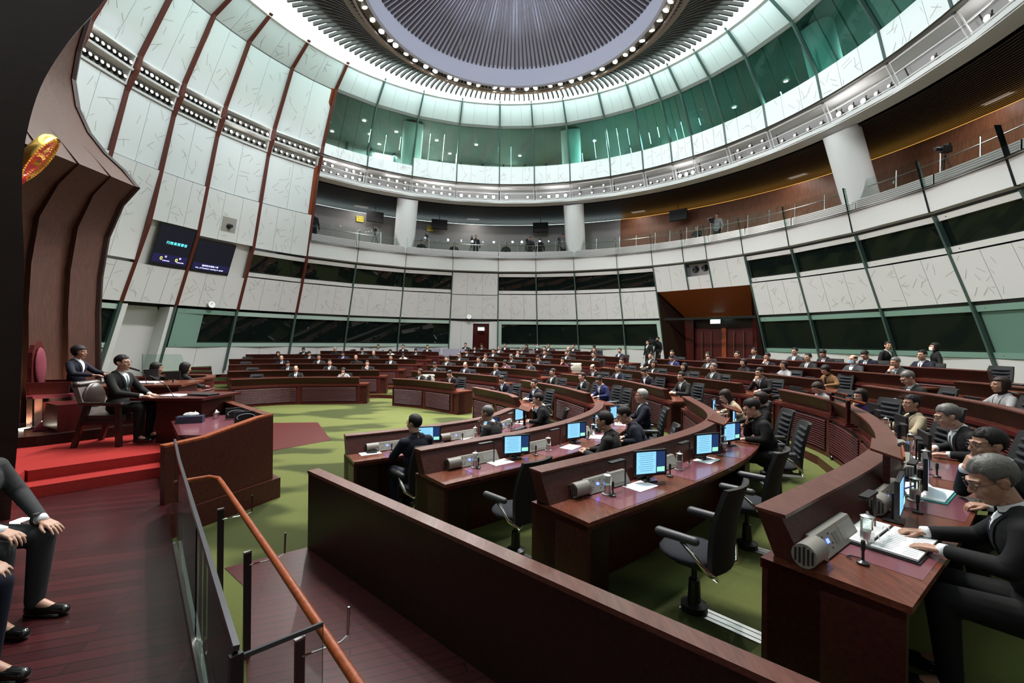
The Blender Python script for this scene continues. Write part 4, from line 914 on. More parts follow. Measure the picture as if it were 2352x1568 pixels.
MB().tube([(x + .0, 9.32, z) for x, z in sp_], .06, 6).obj('edge_trim', WOODDK, sc)
for k, (x, y) in enumerate(((-8.45, 7.95), (-8.75, 8.6), (-8.1, 7.25))):
    u = thing('floor_uplight', 'warm uplight at the foot of the timber screen, %s from the front' % ORD[(1, 2, 0)[k]], 'light', (x, y, .865)); MB().box((0, 0, 0), (.12, .12, .02)).obj('lens', UPL, u); MB().box((.07, 0, .0), (.02, .14, .03)).obj('frame', STEEL, u)
    spot((x + .0, y, .9), (x - .35, y + .15, 3.0), 40, 110, (1, .75, .5), .04)
# emblem
em = thing('wall_emblem', 'large gold and red round emblem on the timber screen', 'emblem', (-7.50, 6.95, 5.12)); em.rotation_euler = (0, 0, 0)
GOLD = mat('gold', (.95, .62, .16), .22, 1); EMR = mat('emblem_red', (.22, .006, .015), .25, coat=.5)
n_ = Vector((.654, .579, -.492)).normalized(); m_ = Vector((.488, .175, .857)); m_ = (m_ - n_ * m_.dot(n_)).normalized(); E0 = Matrix((-m_, n_.cross(-m_), n_)).transposed().to_4x4(); E0.translation = (-7.50, 6.80, 5.22); em.matrix_world = E0 @ Matrix.Scale(.86, 4)
MB().lathe([(0, -.03), (.50, -.03), (.52, .03), (.50, .10), (.44, .06), (0, .06)], n=40, mt=GOLD).obj('rim', GOLD, em, smooth='auto')
MB().lathe([(0, .065), (.42, .065), (.42, .06)], n=40).obj('field', EMR, em)
m = MB()
def star(m, cx, cy, r, z):
    v = [(cx, cy, z + .03)] + [(cx + (r if k % 2 == 0 else r * .42) * math.sin(PI * k / 5), cy + (r if k % 2 == 0 else r * .42) * math.cos(PI * k / 5), z) for k in range(10)]
    m.add(v, [(0, 1 + (k + 1) % 10, 1 + k) for k in range(10)])
star(m, -.20, 0, .11, .07)
for k in range(4): star(m, -.09 + .02 * abs(k - 1.5), -.17 + k * .113, .04, .07)
m.obj('star', GOLD, em, fix=False)
m = MB(); m.box((.12, 0, .08), (.03, .40, .03)); m.box((.07, 0, .08), (.06, .26, .03)); m.box((.02, 0, .08), (.02, .30, .02))
for k in range(5): m.box((.09, -.14 + k * .07, .10), (.05, .012, .01))
m.obj('gate_relief', GOLD, em)
m = MB()
for sgn in (-1, 1):
    for k in range(22): a = math.radians(20 + k * 7) * sgn; m.ell((-.45 * math.cos(a + PI * 0) * 1, .45 * math.sin(a), .10), (.022, .022, .018), 6)
m.obj('grain_border', GOLD, em)
m = MB(); m.ell((.42, 0, .09), (.09, .16, .04), 12); m.ell((.50, .13, .08), (.07, .07, .03), 8); m.ell((.50, -.13, .08), (.07, .07, .03), 8); m.obj('ribbon', EMR, em, smooth=True)
m = MB(); 
for k in range(12): m.box((.38 + .03 * math.cos(k * PI / 6), .06 * math.sin(k * PI / 6), .13), (.02, .02, .02))
m.obj('cog', GOLD, em)
spot((-6.0, 7.2, 3.6), (-7.33, 6.78, 5.2), 110, 34, (1, .85, .6), .05)
# high-backed president's chair
pc = thing('ceremonial_chair', 'high-backed carved dark red chair behind the standing woman leader desk', 'chair', (-8.05, 7.72, .88), math.radians(-62)); pc['label'] = 'high-backed carved dark red chair beside the woman at the raised desk'
VEL = mat('maroon_velvet', (.13, .008, .025), .8)
MB().box((0, 0, .50), (.62, .56, .06)).obj('seat', VEL, pc)
m = MB(); vs = []; 
for z, w_ in ((.5, .26), (1.0, .25), (1.25, .22), (1.38, .15), (1.44, .06)): vs.append((w_, z))
o2 = [(-w_, z) for w_, z in vs] + [(w_, z) for w_, z in vs[::-1]]
m.add([(x, -.30, z) for x, z in o2] + [(x, -.24, z) for x, z in o2], [tuple(range(10)), tuple(range(10, 20))[::-1]] + [(i, (i + 1) % 10, 10 + (i + 1) % 10, 10 + i) for i in range(10)]); m.obj('backrest', WOODRED, pc)
MB().ell((0, -.22, 1.0), (.19, .04, .34), 16).obj('back_cushion', VEL, pc, smooth=True)
for sx in (-1, 1):
    MB().box((sx * .31, 0, .72), (.06, .56, .05)).obj('armrest', WOODRED, pc); MB().box((sx * .31, 0, .62), (.03, .5, .16)).obj('arm_panel', WOODRED, pc)
    for sy in (-1, 1): MB().box((sx * .28, sy * .24, .24), (.07, .07, .48)).obj('leg', WOODDK, pc)
MB().box((0, .25, .2), (.5, .04, .04)).obj('stretcher', WOODDK, pc)
# speaker's armchair
ac = thing('armchair', 'dark wooden armchair with padded leather back on the red dais', 'chair', (-6.36, 7.03, .70), math.radians(-80))
DW = mat('dark_walnut', (.022, .011, .008), .35, coat=.3); LE = mat('brown_leather', (.035, .022, .018), .35, coat=.2); FB = mat('taupe_cloth', (.11, .09, .08), .8)
MB().box((0, .0, .44), (.54, .52, .10)).obj('seat', LE, ac)
m = MB(); m.hexa([(-.26, -.30, .45), (.26, -.30, .45), (.26, -.24, .45), (-.26, -.24, .45), (-.25, -.46, .92), (.25, -.46, .92), (.25, -.38, .92), (-.25, -.38, .92)]); m.obj('back_panel', FB, ac)
m = MB(); m.ell((0, -.33, .72), (.24, .06, .26), 16); m.cap((-.2, -.43, .96), (.2, -.43, .96), .05, .05, 10); m.obj('back_cushion', LE, ac, smooth=True)
for sx in (-1, 1):
    MB().cap((sx * .30, -.32, .68), (sx * .30, .24, .66), .025, .03, 8).obj('armrest', DW, ac, smooth=True)
    MB().hexa([(sx * .3 - .03, .18, 0), (sx * .3 + .03, .18, 0), (sx * .3 + .03, .25, 0), (sx * .3 - .03, .25, 0), (sx * .3 - .03, .16, .66), (sx * .3 + .03, .16, .66), (sx * .3 + .03, .23, .66), (sx * .3 - .03, .23, .66)]).obj('leg', DW, ac)
    MB().hexa([(sx * .28 - .03, -.44, 0), (sx * .28 + .03, -.44, 0), (sx * .28 + .03, -.38, 0), (sx * .28 - .03, -.38, 0), (sx * .28 - .03, -.26, .66), (sx * .28 + .03, -.26, .66), (sx * .28 + .03, -.18, .66), (sx * .28 - .03, -.18, .66)]).obj('leg', DW, ac)
    MB().box((sx * .29, -.05, .38), (.04, .5, .06)).obj('rail', DW, ac)
# desks on the dais
pd = thing('raised_desk', 'reddish wooden desk in front of the woman at the raised chair', 'desk')
MB().prism([(-7.35, 7.62), (-6.2, 8.1), (-6.5, 9.0), (-7.75, 8.6)], .86, 1.50).obj('body', WOODRED, pd); MB().prism([(-7.42, 7.56), (-6.1, 8.05), (-6.42, 9.1), (-7.85, 8.65)], 1.50, 1.54).obj('top', WOODTOP, pd)
MB().prism([(-7.9, 7.35), (-7.3, 7.0), (-6.9, 7.75), (-7.3, 7.95)], .70, 1.30).obj('side_cabinet', WOODRED, pd)
cd = thing('speaking_desk', 'dark wooden desk in front of the man in the armchair', 'desk')
MB().prism([(-5.75, 7.05), (-5.05, 7.1), (-4.98, 7.75), (-5.7, 7.8)], .70, 1.40).obj('body', WOOD, cd); MB().prism([(-6.05, 6.9), (-4.95, 6.98), (-4.9, 7.9), (-6.0, 7.9)], 1.40, 1.44).obj('top', WOODRED, cd)
MB().box((-5.2, 7.35, 1.455), (.42, .22, .03), rot=-.2).obj('black_case', BLACK, cd)
MB().tube([(-5.5, 7.1, 1.44), (-5.62, 7.1, 1.62), (-5.8, 7.12, 1.72)], .006, 6).obj('gooseneck', BLACK, cd); MB().cap((-5.78, 7.12, 1.71), (-5.92, 7.13, 1.77), .014, .016, 8).obj('microphone', BLACKM, cd)
b2 = thing('open_book', 'white speech pages under the hands of the man in the armchair', 'papers', (-5.62, 7.28, 1.442), -.1); MB().box((0, 0, .006), (.34, .26, .012)).obj('page_stack', PAPER, b2)
m = MB(); 
for q in range(10): m.box((-.13 + q * .03, 0, .0125), (.006, .18, .0008))
m.obj('printed_text', INK, b2)
b3 = thing('ring_binder', 'white paper binder under the hands of the woman at the raised desk', 'binder', (-6.95, 8.3, 1.542), .2); MB().box((0, 0, .01), (.4, .3, .02)).obj('page_stack', PAPER, b3)
MB().box((0, 0, -.0), (.42, .32, .006)).obj('cover', BLACK, b3)
mc = thing('desk_microphone', 'black gooseneck microphone on the raised desk', 'microphone', (-6.7, 8.0, 1.54)); MB().tube([(0, 0, 0), (-.05, 0, .18), (-.15, 0, .26)], .006, 6).obj('stem', BLACK, mc); MB().cap((-.15, 0, .26), (-.33, 0, .31), .018, .02, 8).obj('head', BLACKM, mc)
fe = thing('dais_enclosure', 'dark mahogany enclosure wall with an orange coping round the clerks desk', 'desk')
W1, W2, W3, W4 = (-4.10, 5.16), (-3.93, 5.62), (-3.66, 6.34), (-3.58, 6.55)
def wallpoly(pts, th, nx, name, mt):   # pts (x,y,z0,z1)
    for (a, b) in zip(pts, pts[1:]):
        o_ = MB().hexa([(a[0], a[1], a[2]), (b[0], b[1], b[2]), (b[0] + nx[0] * th, b[1] + nx[1] * th, b[2]), (a[0] + nx[0] * th, a[1] + nx[1] * th, a[2]), (a[0], a[1], a[3]), (b[0], b[1], b[3]), (b[0] + nx[0] * th, b[1] + nx[1] * th, b[3]), (a[0] + nx[0] * th, a[1] + nx[1] * th, a[3])]).obj(name, mt, fe)
nx = (-.92, .38)
wallpoly([(*W1, .0, 1.10), (*W2, .0, 1.11), (*W3, .0, 1.24), (*W4, .0, 1.25)], .09, nx, 'side_wall', WOOD)
wallpoly([(*W1, 1.10, 1.125), (*W2, 1.11, 1.135), (*W3, 1.24, 1.265), (*W4, 1.25, 1.275)], .11, nx, 'coping', WOODOR)
nf = (-.55, -.83)
wallpoly([(*W4, .0, 1.25), (-4.9, 7.65, .0, 1.28), (-6.2, 8.75, .0, 1.30), (-7.3, 10.2, 0, 1.3)], .09, nf, 'front_wall', WOOD)
wallpoly([(*W4, 1.25, 1.275), (-4.9, 7.65, 1.28, 1.305), (-6.2, 8.75, 1.30, 1.325), (-7.3, 10.2, 1.3, 1.325)], .12, nf, 'coping', WOODTOP)
MB().prism([(-3.50, 6.62), (-3.60, 6.36), (-4.05, 5.2), (-4.2, 5.3), (-4.9, 7.75)], 0, .30).obj('plinth', WOOD, fe)
dk = thing('clerks_desk', 'low desk with a maroon leather top inside the dais enclosure', 'desk')
MB().prism([(-3.80, 6.5), (-4.05, 5.85), (-4.45, 5.85), (-5.3, 6.85), (-4.85, 7.5)], 1.06, 1.10).obj('top', PADMAT, dk); MB().prism([(-3.85, 6.5), (-4.05, 6.05), (-4.9, 7.0), (-4.8, 7.45)], .42, 1.06).obj('cabinet', WOODDK, dk)
MB().prism([(-4.85, 7.5), (-5.3, 6.85), (-5.33, 6.82), (-4.45, 5.82), (-4.40, 5.82), (-5.25, 6.85)], 1.03, 1.105).obj('front_edge', WOODRED, dk)
tb = thing('tissue_box', 'dark tissue box with a white tissue on the clerks desk', 'tissue box', (-4.95, 6.72, 1.102), .4); MB().box((0, 0, .05), (.34, .17, .10)).obj('box', mat('navy_box', (.02, .022, .05), .4), tb); m = MB(); m.ell((0, 0, .12), (.1, .04, .04), 8); m.ell((.06, .01, .125), (.05, .04, .03), 8); m.obj('tissue', PAPER, tb)
for k, (x, y) in enumerate(((-5.02, 6.92), (-4.80, 7.08))):
    g = thing('lidded_cup', ['left', 'right'][k] + ' lidded glass cup behind the tissue box', 'cup', (x, y, 1.102)); MB().lathe([(0, 0), (.04, 0), (.045, .1)], n=14).obj('cup', STEEL, g, smooth='auto'); MB().lathe([(.05, .1), (.02, .125), (.012, .14), (0, .145)], n=14).obj('lid', CHROME, g, smooth='auto')
for k, (x, y, z, r) in enumerate(((-4.45, 7.05, 1.10, .6), (-4.1, 6.72, 1.10, .7))):
    t = thing('monitor', 'dark screen on the clerks desk, ' + ['farther one', 'nearer one'][k], 'monitor', (x, y, z), r); MB().box((0, 0, .10), (.30, .04, .17)).obj('casing', BLACK, t); m = MB(); m.tube([(.12 * math.cos(a / 3), -.03, .10 + .05 * math.sin(a / 3)) for a in range(12)], .004, 5); m.obj('cable', emi('cable_glow', (.4, .5, .6), .25), t)  # the cable is no lamp; its faint glow is put into the material
# second desk group beyond, with curved louvred end
ed = thing('curved_desk', 'curved desk with louvred red end beyond the speaker', 'desk')
C2 = cr([(-8.0, 11.0), (-7.35, 10.75), (-7.0, 10.2)]); T2, N2 = norms(C2); N2 = -N2
m = MB(); cc = [(-9.2, 10.2), (-8.2, 11.0), (-7.5, 10.9), (-7.1, 10.2), (-7.3, 9.5)]
Cq = cr(cc); Tq, Nq = norms(Cq)
MB().sweep(Cq, Nq, [(0, .0), (0, 1.45), (.08, 1.45), (.08, 0)]).obj('end_panel', WOODRED, ed)
m = MB()
for q in range(9): m.sweep(Cq[12:], Nq[12:], [(-.02, .8 + q * .05), (.0, .82 + q * .05), (.0, .79 + q * .05)])
m.obj('louvre', WOODRED, ed)
MB().sweep(Cq, Nq, [(-.04, 1.45), (-.04, 1.49), (.14, 1.49), (.14, 1.45)]).obj('coping', WOODTOP, ed)
MB().prism([(-8.2, 9.2), (-7.4, 9.5), (-7.3, 10.2), (-8.0, 10.8), (-9.0, 10.2)], 1.10, 1.14).obj('top', PADMAT, ed); MB().prism([(-7.75, 9.55), (-7.3, 9.6), (-7.25, 9.9), (-7.7, 9.85)], 1.14, 1.32).obj('drawer_box', WOODOR, ed)
for k, (x, y) in enumerate(((-7.75, 10.2), (-7.45, 10.0), (-7.85, 9.9))):
    t = thing('papers', 'blue-tinted white papers on the curved desk, %s from the back' % ORD[k], 'papers', (x, y, 1.33 if k == 1 else 1.142), .3 * k); MB().box((0, 0, .01), (.32, .22, .02)).obj('sheet', [PAPER, PAPER, emi('blue_paper_glow', (.1, .3, .8), .7)][k], t)  # last sheet's blue brightness is glow put into its material
gs = thing('glass_screen', 'low clear glass screen beside the curved desk', 'glass screen'); MB().hexa([(-9.0, 10.6, 1.3), (-8.0, 10.9, 1.3), (-8.0, 10.915, 1.3), (-9.0, 10.615, 1.3), (-9.0, 10.6, 2.0), (-8.25, 10.85, 2.0), (-8.25, 10.865, 2.0), (-9.0, 10.615, 2.0)]).obj('pane', GL_CLEAR, gs)
for k, (x, y, z) in enumerate(((-7.25, 8.75, 1.52), (-6.65, 8.55, 1.50), (-8.0, 9.6, 1.14))):
    t = thing('monitor', 'dark monitor near the raised desk, %s' % ['left', 'middle', 'right'][k], 'monitor', (x, y, z), math.radians(25)); MB().box((0, 0, .17), (.24, .03, .15)).obj('casing', BLACK, t); MB().tube([(0, 0, 0), (0, 0, .15)], .015).obj('stand', BLACK, t)

# ------------------------------------------------------------------ wall monitors, camera niches, clocks
def tvq(t0, t1, z0, z1, lab, lines):
    off = .12; a, b, c, d_ = pol(RR(z0) - off, t0, z0), pol(RR(z0) - off, t1, z0), pol(RR(z1) - off, t1, z1), pol(RR(z1) - off, t0, z1)
    ux = (b - a).normalized(); uz = (d_ - a); H = uz.length; uz = (uz - ux * uz.dot(ux)).normalized(); un = ux.cross(uz); W_ = (b - a).length
    o = thing('wall_monitor', lab, 'screen'); M = Matrix((ux, uz, un)).transposed().to_4x4(); M.translation = (a + b + c + d_) / 4; o.matrix_world = M
    MB().box((0, 0, -.04), (W_, H, .08)).obj('casing', BLACK, o); MB().box((0, .0, .003), (W_ * .94, H * .90, .004)).obj('display', SCR_DARK, o); MB().box((0, -H * .31, .007), (W_ * .94, H * .2, .003)).obj('status_bar', emi('bar_navy', (.010, .010, .055), .5), o)
    for (s, sz, x, y, m_) in lines: q = txt(s, sz, o, (x * W_, y * H, .012), m_, 0)
tvq(-73.2, -67.7, 5.32, 6.95, 'left wall screen with cyan Chinese heading and two yellow zeros', [('行政長官發言', .135, .06, .04, TXT_CY), ('0', .20, -.24, -.35, TXT_Y), ('0', .20, .17, -.35, TXT_Y), ('分', .09, -.13, -.28, TXT_W), ('minutes', .085, -.10, -.37, TXT_W), ('秒', .09, .26, -.28, TXT_W), ('seconds', .085, .29, -.37, TXT_W)])
tvq(-67.0, -60.8, 5.30, 6.65, 'right-hand wall screen showing members waiting to speak', [('輪候發言議員人數', .085, -.03, -.30, TXT_W), ('No. of Members waiting to speak', .085, -.03, -.38, TXT_W)])
def dome_cam(t, z, lab, off=.1, sc_=1):
    o = thing('security_camera', lab, 'camera', pol(RR(z) - off, t, z), -math.radians(t)); m = MB(); m.ell((0, 0, 0), (.13, .11, .13), 12); m.box((0, -.14, -.02), (.12, .18, .12)); m.obj('body', BLACK, o); MB().ell((0, -.24, -.02), (.05, .03, .05), 10).obj('lens', mat('lens_black', (.0, .0, .01), .05), o); MB().tube([(0, .02, .0), (0, .12, .16)], .02).obj('bracket', BLACK, o); o.scale = (sc_,) * 3
dome_cam(-62.6, 7.4, 'black pan camera in a square niche above the right wall screen')
nb = struct('wall_niche'); m = MB(); slab(m, -63.9, -61.4, 7.15, 7.75, .13, .02); m.obj('niche_back', mat('niche_grey', (.35, .33, .31), .6), nb)
dome_cam(-79.5, 5.0, 'black camera in the left wall panel behind the raised chair')
dome_cam(44.6, 6.35, 'left black camera in the niche above the wooden portal', -.3, 1.4); dome_cam(46.6, 6.38, 'right black camera in the niche above the wooden portal', -.3, 1.4)
for t, z, lb in ((-62.2, 3.98, 'round white clock on the left wall'), (-9.0, 3.98, 'round white clock on the far wall above the small door')):
    o = thing('wall_clock', lb, 'clock', pol(RR(z) - .16, t, z), -math.radians(t)); m = MB().tube([(0, .02, 0), (0, -.03, 0)], .16, 24).obj('face', PAPER, o, smooth='auto')
    MB().box((.0, -.036, .045), (.014, .004, .09)).obj('minute_hand', BLACK, o); MB().box((-.035, -.036, .01), (.07, .004, .014)).obj('hour_hand', BLACK, o); m = MB(); m.tube([(0.16 * math.cos(a * PI / 12), -.03, .16 * math.sin(a * PI / 12)) for a in range(25)], .012, 6); m.obj('rim', STEEL, o)
# hanging monitors and yellow notices in the balcony
for k, (t, z) in enumerate(((-30.5, 9.7), (-16, 9.7), (8, 9.7), (39, 9.6))):
    o = thing('hanging_monitor', 'black box monitor hanging in the balcony, %s from the left' % ORD[k], 'monitor', pol(15.9, t, z + .25), -math.radians(t)); MB().box((0, 0, 0), (1.0, .15, .62)).obj('casing', BLACKM, o); MB().tube([(0, 0, .3), (0, 0, .62)], .02).obj('rod', BLACK, o)
for k, (t, z) in enumerate(((-33.2, 9.75), (-17.9, 9.7))):
    o = thing('notice_board', 'small yellow notice on the balcony wall, %s one' % ['left', 'right'][k], 'sign', pol(16.5, t, z + .1), -math.radians(t)); MB().box((0, 0, 0), (.42, .02, .34)).obj('plate', mat('notice_yellow', (.75, .62, .01), .5), o); txt('請勿坐\nStand', .13, o, (0, -.012, .04), BLACK)
# wall-side waiting chairs
wc = thing('waiting_chair', 'x', 'chair', (0, 0, -60)); PROTO.append(wc); LG = mat('lilac_grey', (.22, .21, .27), .7)
MB().box((0, 0, .45), (.5, .48, .07)).obj('seat', LG, wc); MB().box((0, .22, .75), (.5, .06, .5)).obj('backrest', LG, wc)
for sx in (-1, 1):
    MB().box((sx * .27, 0, .32), (.03, .45, .64)).obj('side_frame', STEEL, wc)
for k, t in enumerate((-18.6, -15.6, -14.2, -12.2, -11.0, -9.8, -8.6)):
    pass
for k, px in enumerate((-7.3, -6.0, -4.9, -4.15, -3.6, -3.05, -2.5)):
    dup(wc, (px, 28.0 if px < -4.5 else 27.4, .9), 0, 'lilac-grey padded chair against the far wall, %s from the left' % ORD[k], 'waiting chairs by the far wall')

# ------------------------------------------------------------------ people
SKINS = [mat('skin_light', (.42, .24, .17), .5, noise=.06, scale=30), mat('skin_tan', (.34, .18, .12), .5, noise=.06, scale=30)]
HAIRK = mat('hair_black', (.008, .0065, .0065), .62, spec=.25, noise=.5, scale=80, bump=.3); HAIRB = mat('hair_brown', (.020, .011, .009), .62, spec=.25, noise=.5, scale=80, bump=.3)
HAIRG = mat('hair_grey', (.085, .08, .075), .5, noise=.6, scale=90, bump=.3); HAIRW = mat('hair_silver', (.30, .29, .28), .5, noise=.35, scale=80, bump=.3)
CLOTH = {'k': (.0055, .0055, .006), 'n': (.0065, .008, .018), 'g': (.035, .035, .038), 'c': (.013, .0125, .013), 't': (.17, .085, .035), 'e': (.34, .28, .19), 'p': (.025, .009, .085), 'w': (.62, .60, .56), 'm': (.13, .05, .07), 'u': (.014, .018, .075), 'x': (.24, .24, .25), 'r': (.055, .010, .016), 's': (.025, .032, .036)}
CM = {k: mat('cloth_' + k, v, .82, noise=.12, scale=120, spec=.25) for k, v in CLOTH.items()}
SHIRT = mat('shirt_white', (.70, .72, .75), .7); TIES = [mat('tie_navy', (.012, .018, .05), .5), mat('tie_grey', (.12, .13, .16), .5), mat('tie_teal', (.03, .09, .10), .5), mat('tie_pink', (.45, .12, .14), .5)]
LIPS = mat('lips', (.24, .09, .075), .55); EYEW = mat('eye_white', (.6, .58, .55), .3); EYEB = mat('eye_dark', (.01, .007, .006), .15); BROW = mat('brow', (.02, .013, .01), .8)
SHOE = mat('shoe_leather', (.008, .008, .008), .18, coat=.5); GLF = mat('spectacle_frame', (.06, .05, .045), .25, .6); MASK = mat('mask_blue', (.30, .48, .62), .8); MASKW = mat('mask_white', (.6, .58, .55), .8)
DG = bpy.context.evaluated_depsgraph_get()
def remesh(mb, name, vox, smooth=4, hi=0):
    me = mb.mesh(name, None, None, True); me.materials.clear(); o = bpy.data.objects.new('tmp', me); COL.objects.link(o)
    r = o.modifiers.new('r', 'REMESH'); r.mode = 'VOXEL'; r.voxel_size = vox
    s = o.modifiers.new('s', 'SMOOTH'); s.iterations = smooth; s.factor = .5
    bpy.context.view_layer.update(); dg = bpy.context.evaluated_depsgraph_get()
    n = bpy.data.meshes.new_from_object(o.evaluated_get(dg)); n.name = name; bpy.data.objects.remove(o)
    n.polygons.foreach_set('use_smooth', [True] * len(n.polygons)); return n
def limb(mb, pts, rs, n=12, infl=0):
    for i in range(len(pts) - 1): mb.cap(pts[i], pts[i + 1], rs[i] + infl, rs[i + 1] + infl, n)
def rotx(p, c, a): 
    q = Vector(p) - Vector(c); return Vector(c) + Matrix.Rotation(a, 3, 'X') @ q
CACHE = {}
def hand(mb, w_, d, up, sd, curl=.5, s=1, fr=.0085, spread=1.0):
    """palm and five fingers from wrist w_ along d; up = back of the hand, sd = thumb side"""
    d, up, sd = d.normalized(), up.normalized(), sd.normalized()
    for k in (-.5, -.17, .17, .5): mb.cap(w_ + sd * k * .045 * s, w_ + d * .085 * s + sd * k * .062 * s, .016 * s, .0125 * s, 8)
    L = {0: .080, 1: .088, 2: .082, 3: .064}
    for j in range(4):
        k = .5 - j / 3; b = w_ + d * .085 * s + sd * k * .064 * s; dd = (d + sd * k * .22 * spread).normalized(); ln = L[j] * s
        a1 = curl * .7; p1 = b + (dd * math.cos(a1) - up * math.sin(a1)) * ln * .45; a2 = curl * 1.5; p2 = p1 + (dd * math.cos(a2) - up * math.sin(a2)) * ln * .32; a3 = curl * 2.1; p3 = p2 + (dd * math.cos(a3) - up * math.sin(a3)) * ln * .25
        mb.cap(b, p1, (fr + .001) * s, fr * s, 8); mb.cap(p1, p2, fr * s, (fr - .0008) * s, 8); mb.cap(p2, p3, (fr - .0008) * s, (fr - .002) * s, 8)
    t0 = w_ + d * .025 * s + sd * .024 * s; t1 = t0 + (d * .7 + sd * .6 - up * .25).normalized() * .045 * s; t2 = t1 + (d * .95 + sd * .2 - up * .25).normalized() * .032 * s; t3 = t2 + (d - up * .3).normalized() * .022 * s
    mb.cap(t0, t1, .014 * s, .0115 * s, 8); mb.cap(t1, t2, .0115 * s, .010 * s, 8); mb.cap(t2, t3, .010 * s, .008 * s, 8)
def build(pose, sex, hair, hp, hy, hi, arms=None, lean=None):
    key = (pose, sex, hair, hp, hy, hi, str(arms), lean)
    if key in CACHE: return CACHE[key]
    m_ = sex == 'm'; sc = 1.0 if m_ else .93; stand = pose == 's'
    H0 = (.94 if stand else .54); a = -(lean if lean is not None else {'d': .06, 'c': .25, 'b': .32, 'l': .22, 's': 0.02, 'k': .16}[pose])
    P0 = Vector((0, 0, H0))
    def tr(x, y, z): return rotx((x * sc, y * sc, H0 + (z - .54) * sc), P0, a)
    sw = .185 if m_ else .155
    pel, wai, che, nb, nt = tr(0, 0, .56), tr(0, .0, .74), tr(0, .01, .93), tr(0, -.01, 1.08), tr(0, .015, 1.17)
    hc = tr(0, .035, 1.265); sh = {s: tr(s * sw, -.01, 1.035) for s in (-1, 1)}
    HM = Matrix.Translation(hc) @ Matrix.Rotation(math.radians(hy), 4, 'Z') @ Matrix.Rotation(math.radians(-hp), 4, 'X')
    if not m_: HM = HM @ Matrix.Scale(.95, 4)
    HR = HM.to_3x3()
    # arms
    A = {}
    for s in (-1, 1):
        if arms and s in arms: el, wr, dr, up = [Vector(v) for v in arms[s][:4]]
        elif pose == 's': el, wr, dr, up = (s * .27, -.02, 1.12), (s * .27, .08, .88), (0, .15, -1), (s, 0, 0)
        elif pose == 'k': el, wr, dr, up = (s * .27, .10, .80), (s * .15, .36, .665), (-s * .1, 1, -.25), (0, .2, 1)
        elif pose == 'c' and s == 1: el = Vector((.20, .30, .81)); wr = HM @ Vector((.03, .135, -.17)); dr = (HM @ Vector((0, .11, -.075))) - wr; up = HR @ Vector((.3, 1, 0))
        elif pose == 'l': el, wr, dr, up = (s * .27, .20, .82), (s * .065, .42, .83), (-s * .5, .8, .15), (s * .6, 0, .8)
        else: el, wr, dr, up = (s * .27, .16, .83), (s * .15, .38, .80), (-s * .35, 1, -.05), (0, 0, 1)
        A[s] = (Vector(el), Vector(wr), Vector(dr).normalized(), Vector(up))
    # legs
    Lg = {}
    for s in (-1, 1):
        if stand: Lg[s] = [Vector((s * .09, 0, .92)), Vector((s * .10, .02, .50)), Vector((s * .10, -.02, .09)), Vector((s * .12, .13, .035))]
        else: Lg[s] = [Vector((s * .10, .03, .555)), Vector((s * .13, .44, .56)), Vector((s * .12, .40, .10)), Vector((s * .13, .55, .035))]
    f = 1 if m_ else .88
    mb = MB()
    # body (skin): one continuous surface
    limb(mb, [pel, wai, che, nb], [.12 * f, .105 * f, .115 * f, .07 * f], 14); mb.cap(sh[-1], sh[1], .05 * f, .05 * f)
    mb.cap(nb, HM @ Vector((0, -.015, -.06)), .055 * f, .052 * f, 14)
    for s in (-1, 1):
        el, wr, dr, up = A[s]; limb(mb, [sh[s], el, wr], [.042 * f, .034 * f, .024 * f]); sd = up.cross(dr) * (-s) if abs(up.dot(dr)) < .99 else Vector((s, 0, 0))
        sd = (sd - dr * sd.dot(dr)).normalized(); u2 = (up - dr * up.dot(dr)).normalized()
        if sd.x * s > 0 and pose != 'c': sd = -sd
        hand(mb, wr, dr, u2, sd, (arms[s][4] if arms and s in arms and len(arms[s]) > 4 else (.95 if (pose == 'c' and s == 1) else .35 if pose in 'dbk' else .8)), .97 * f)
        limb(mb, Lg[s][:3], [.075 * f, .05 * f, .035 * f]); mb.cap(Lg[s][2], Lg[s][3], .035, .028)
    def HP(v): return HM @ Vector(v)
    mb.ell(HP((0, -.018, .035)), (.078, .098, .088), 20, R=HR); mb.ell(HP((0, .022, -.022)), (.066, .078, .098), 20, R=HR)
    mb.ell(HP((0, .052, -.092)), (.034, .038, .032), 14, R=HR); mb.cap(HP((-.045, .0, -.075)), HP((-.012, .06, -.105)), .02, .018); mb.cap(HP((.045, .0, -.075)), HP((.012, .06, -.105)), .02, .018)
    mb.cap(HP((0, .092, .015)), HP((0, .112, -.022)), .0085, .0125, 10); mb.ell(HP((-.011, .106, -.028)), (.009, .010, .008), 8, R=HR); mb.ell(HP((.011, .106, -.028)), (.009, .010, .008), 8, R=HR)
    mb.cap(HP((-.046, .075, .030)), HP((-.012, .093, .028)), .010, .010, 8); mb.cap(HP((.046, .075, .030)), HP((.012, .093, .028)), .010, .010, 8)
    mb.ell(HP((-.040, .074, -.025)), (.022, .018, .022), 10, R=HR); mb.ell(HP((.040, .074, -.025)), (.022, .018, .022), 10, R=HR)
    mb.ell(HP((0, .088, -.062)), (.025, .016, .018), 10, R=HR)
    for s in (-1, 1):
        mb.ell(HP((s * .077, -.008, -.008)), (.009, .020, .032), 12, R=HR @ Matrix.Rotation(s * .35, 3, 'Z')); mb.ell(HP((s * .086, -.018, .004)), (.007, .016, .022), 10, R=HR @ Matrix.Rotation(s * .5, 3, 'Z'))
    body = remesh(mb, 'body', .0042 if hi else .0085, 4 if hi else 2)
    parts = [('body', body, 'skin')]
    # face details
    ey2 = []; bw2 = []; ew2 = []
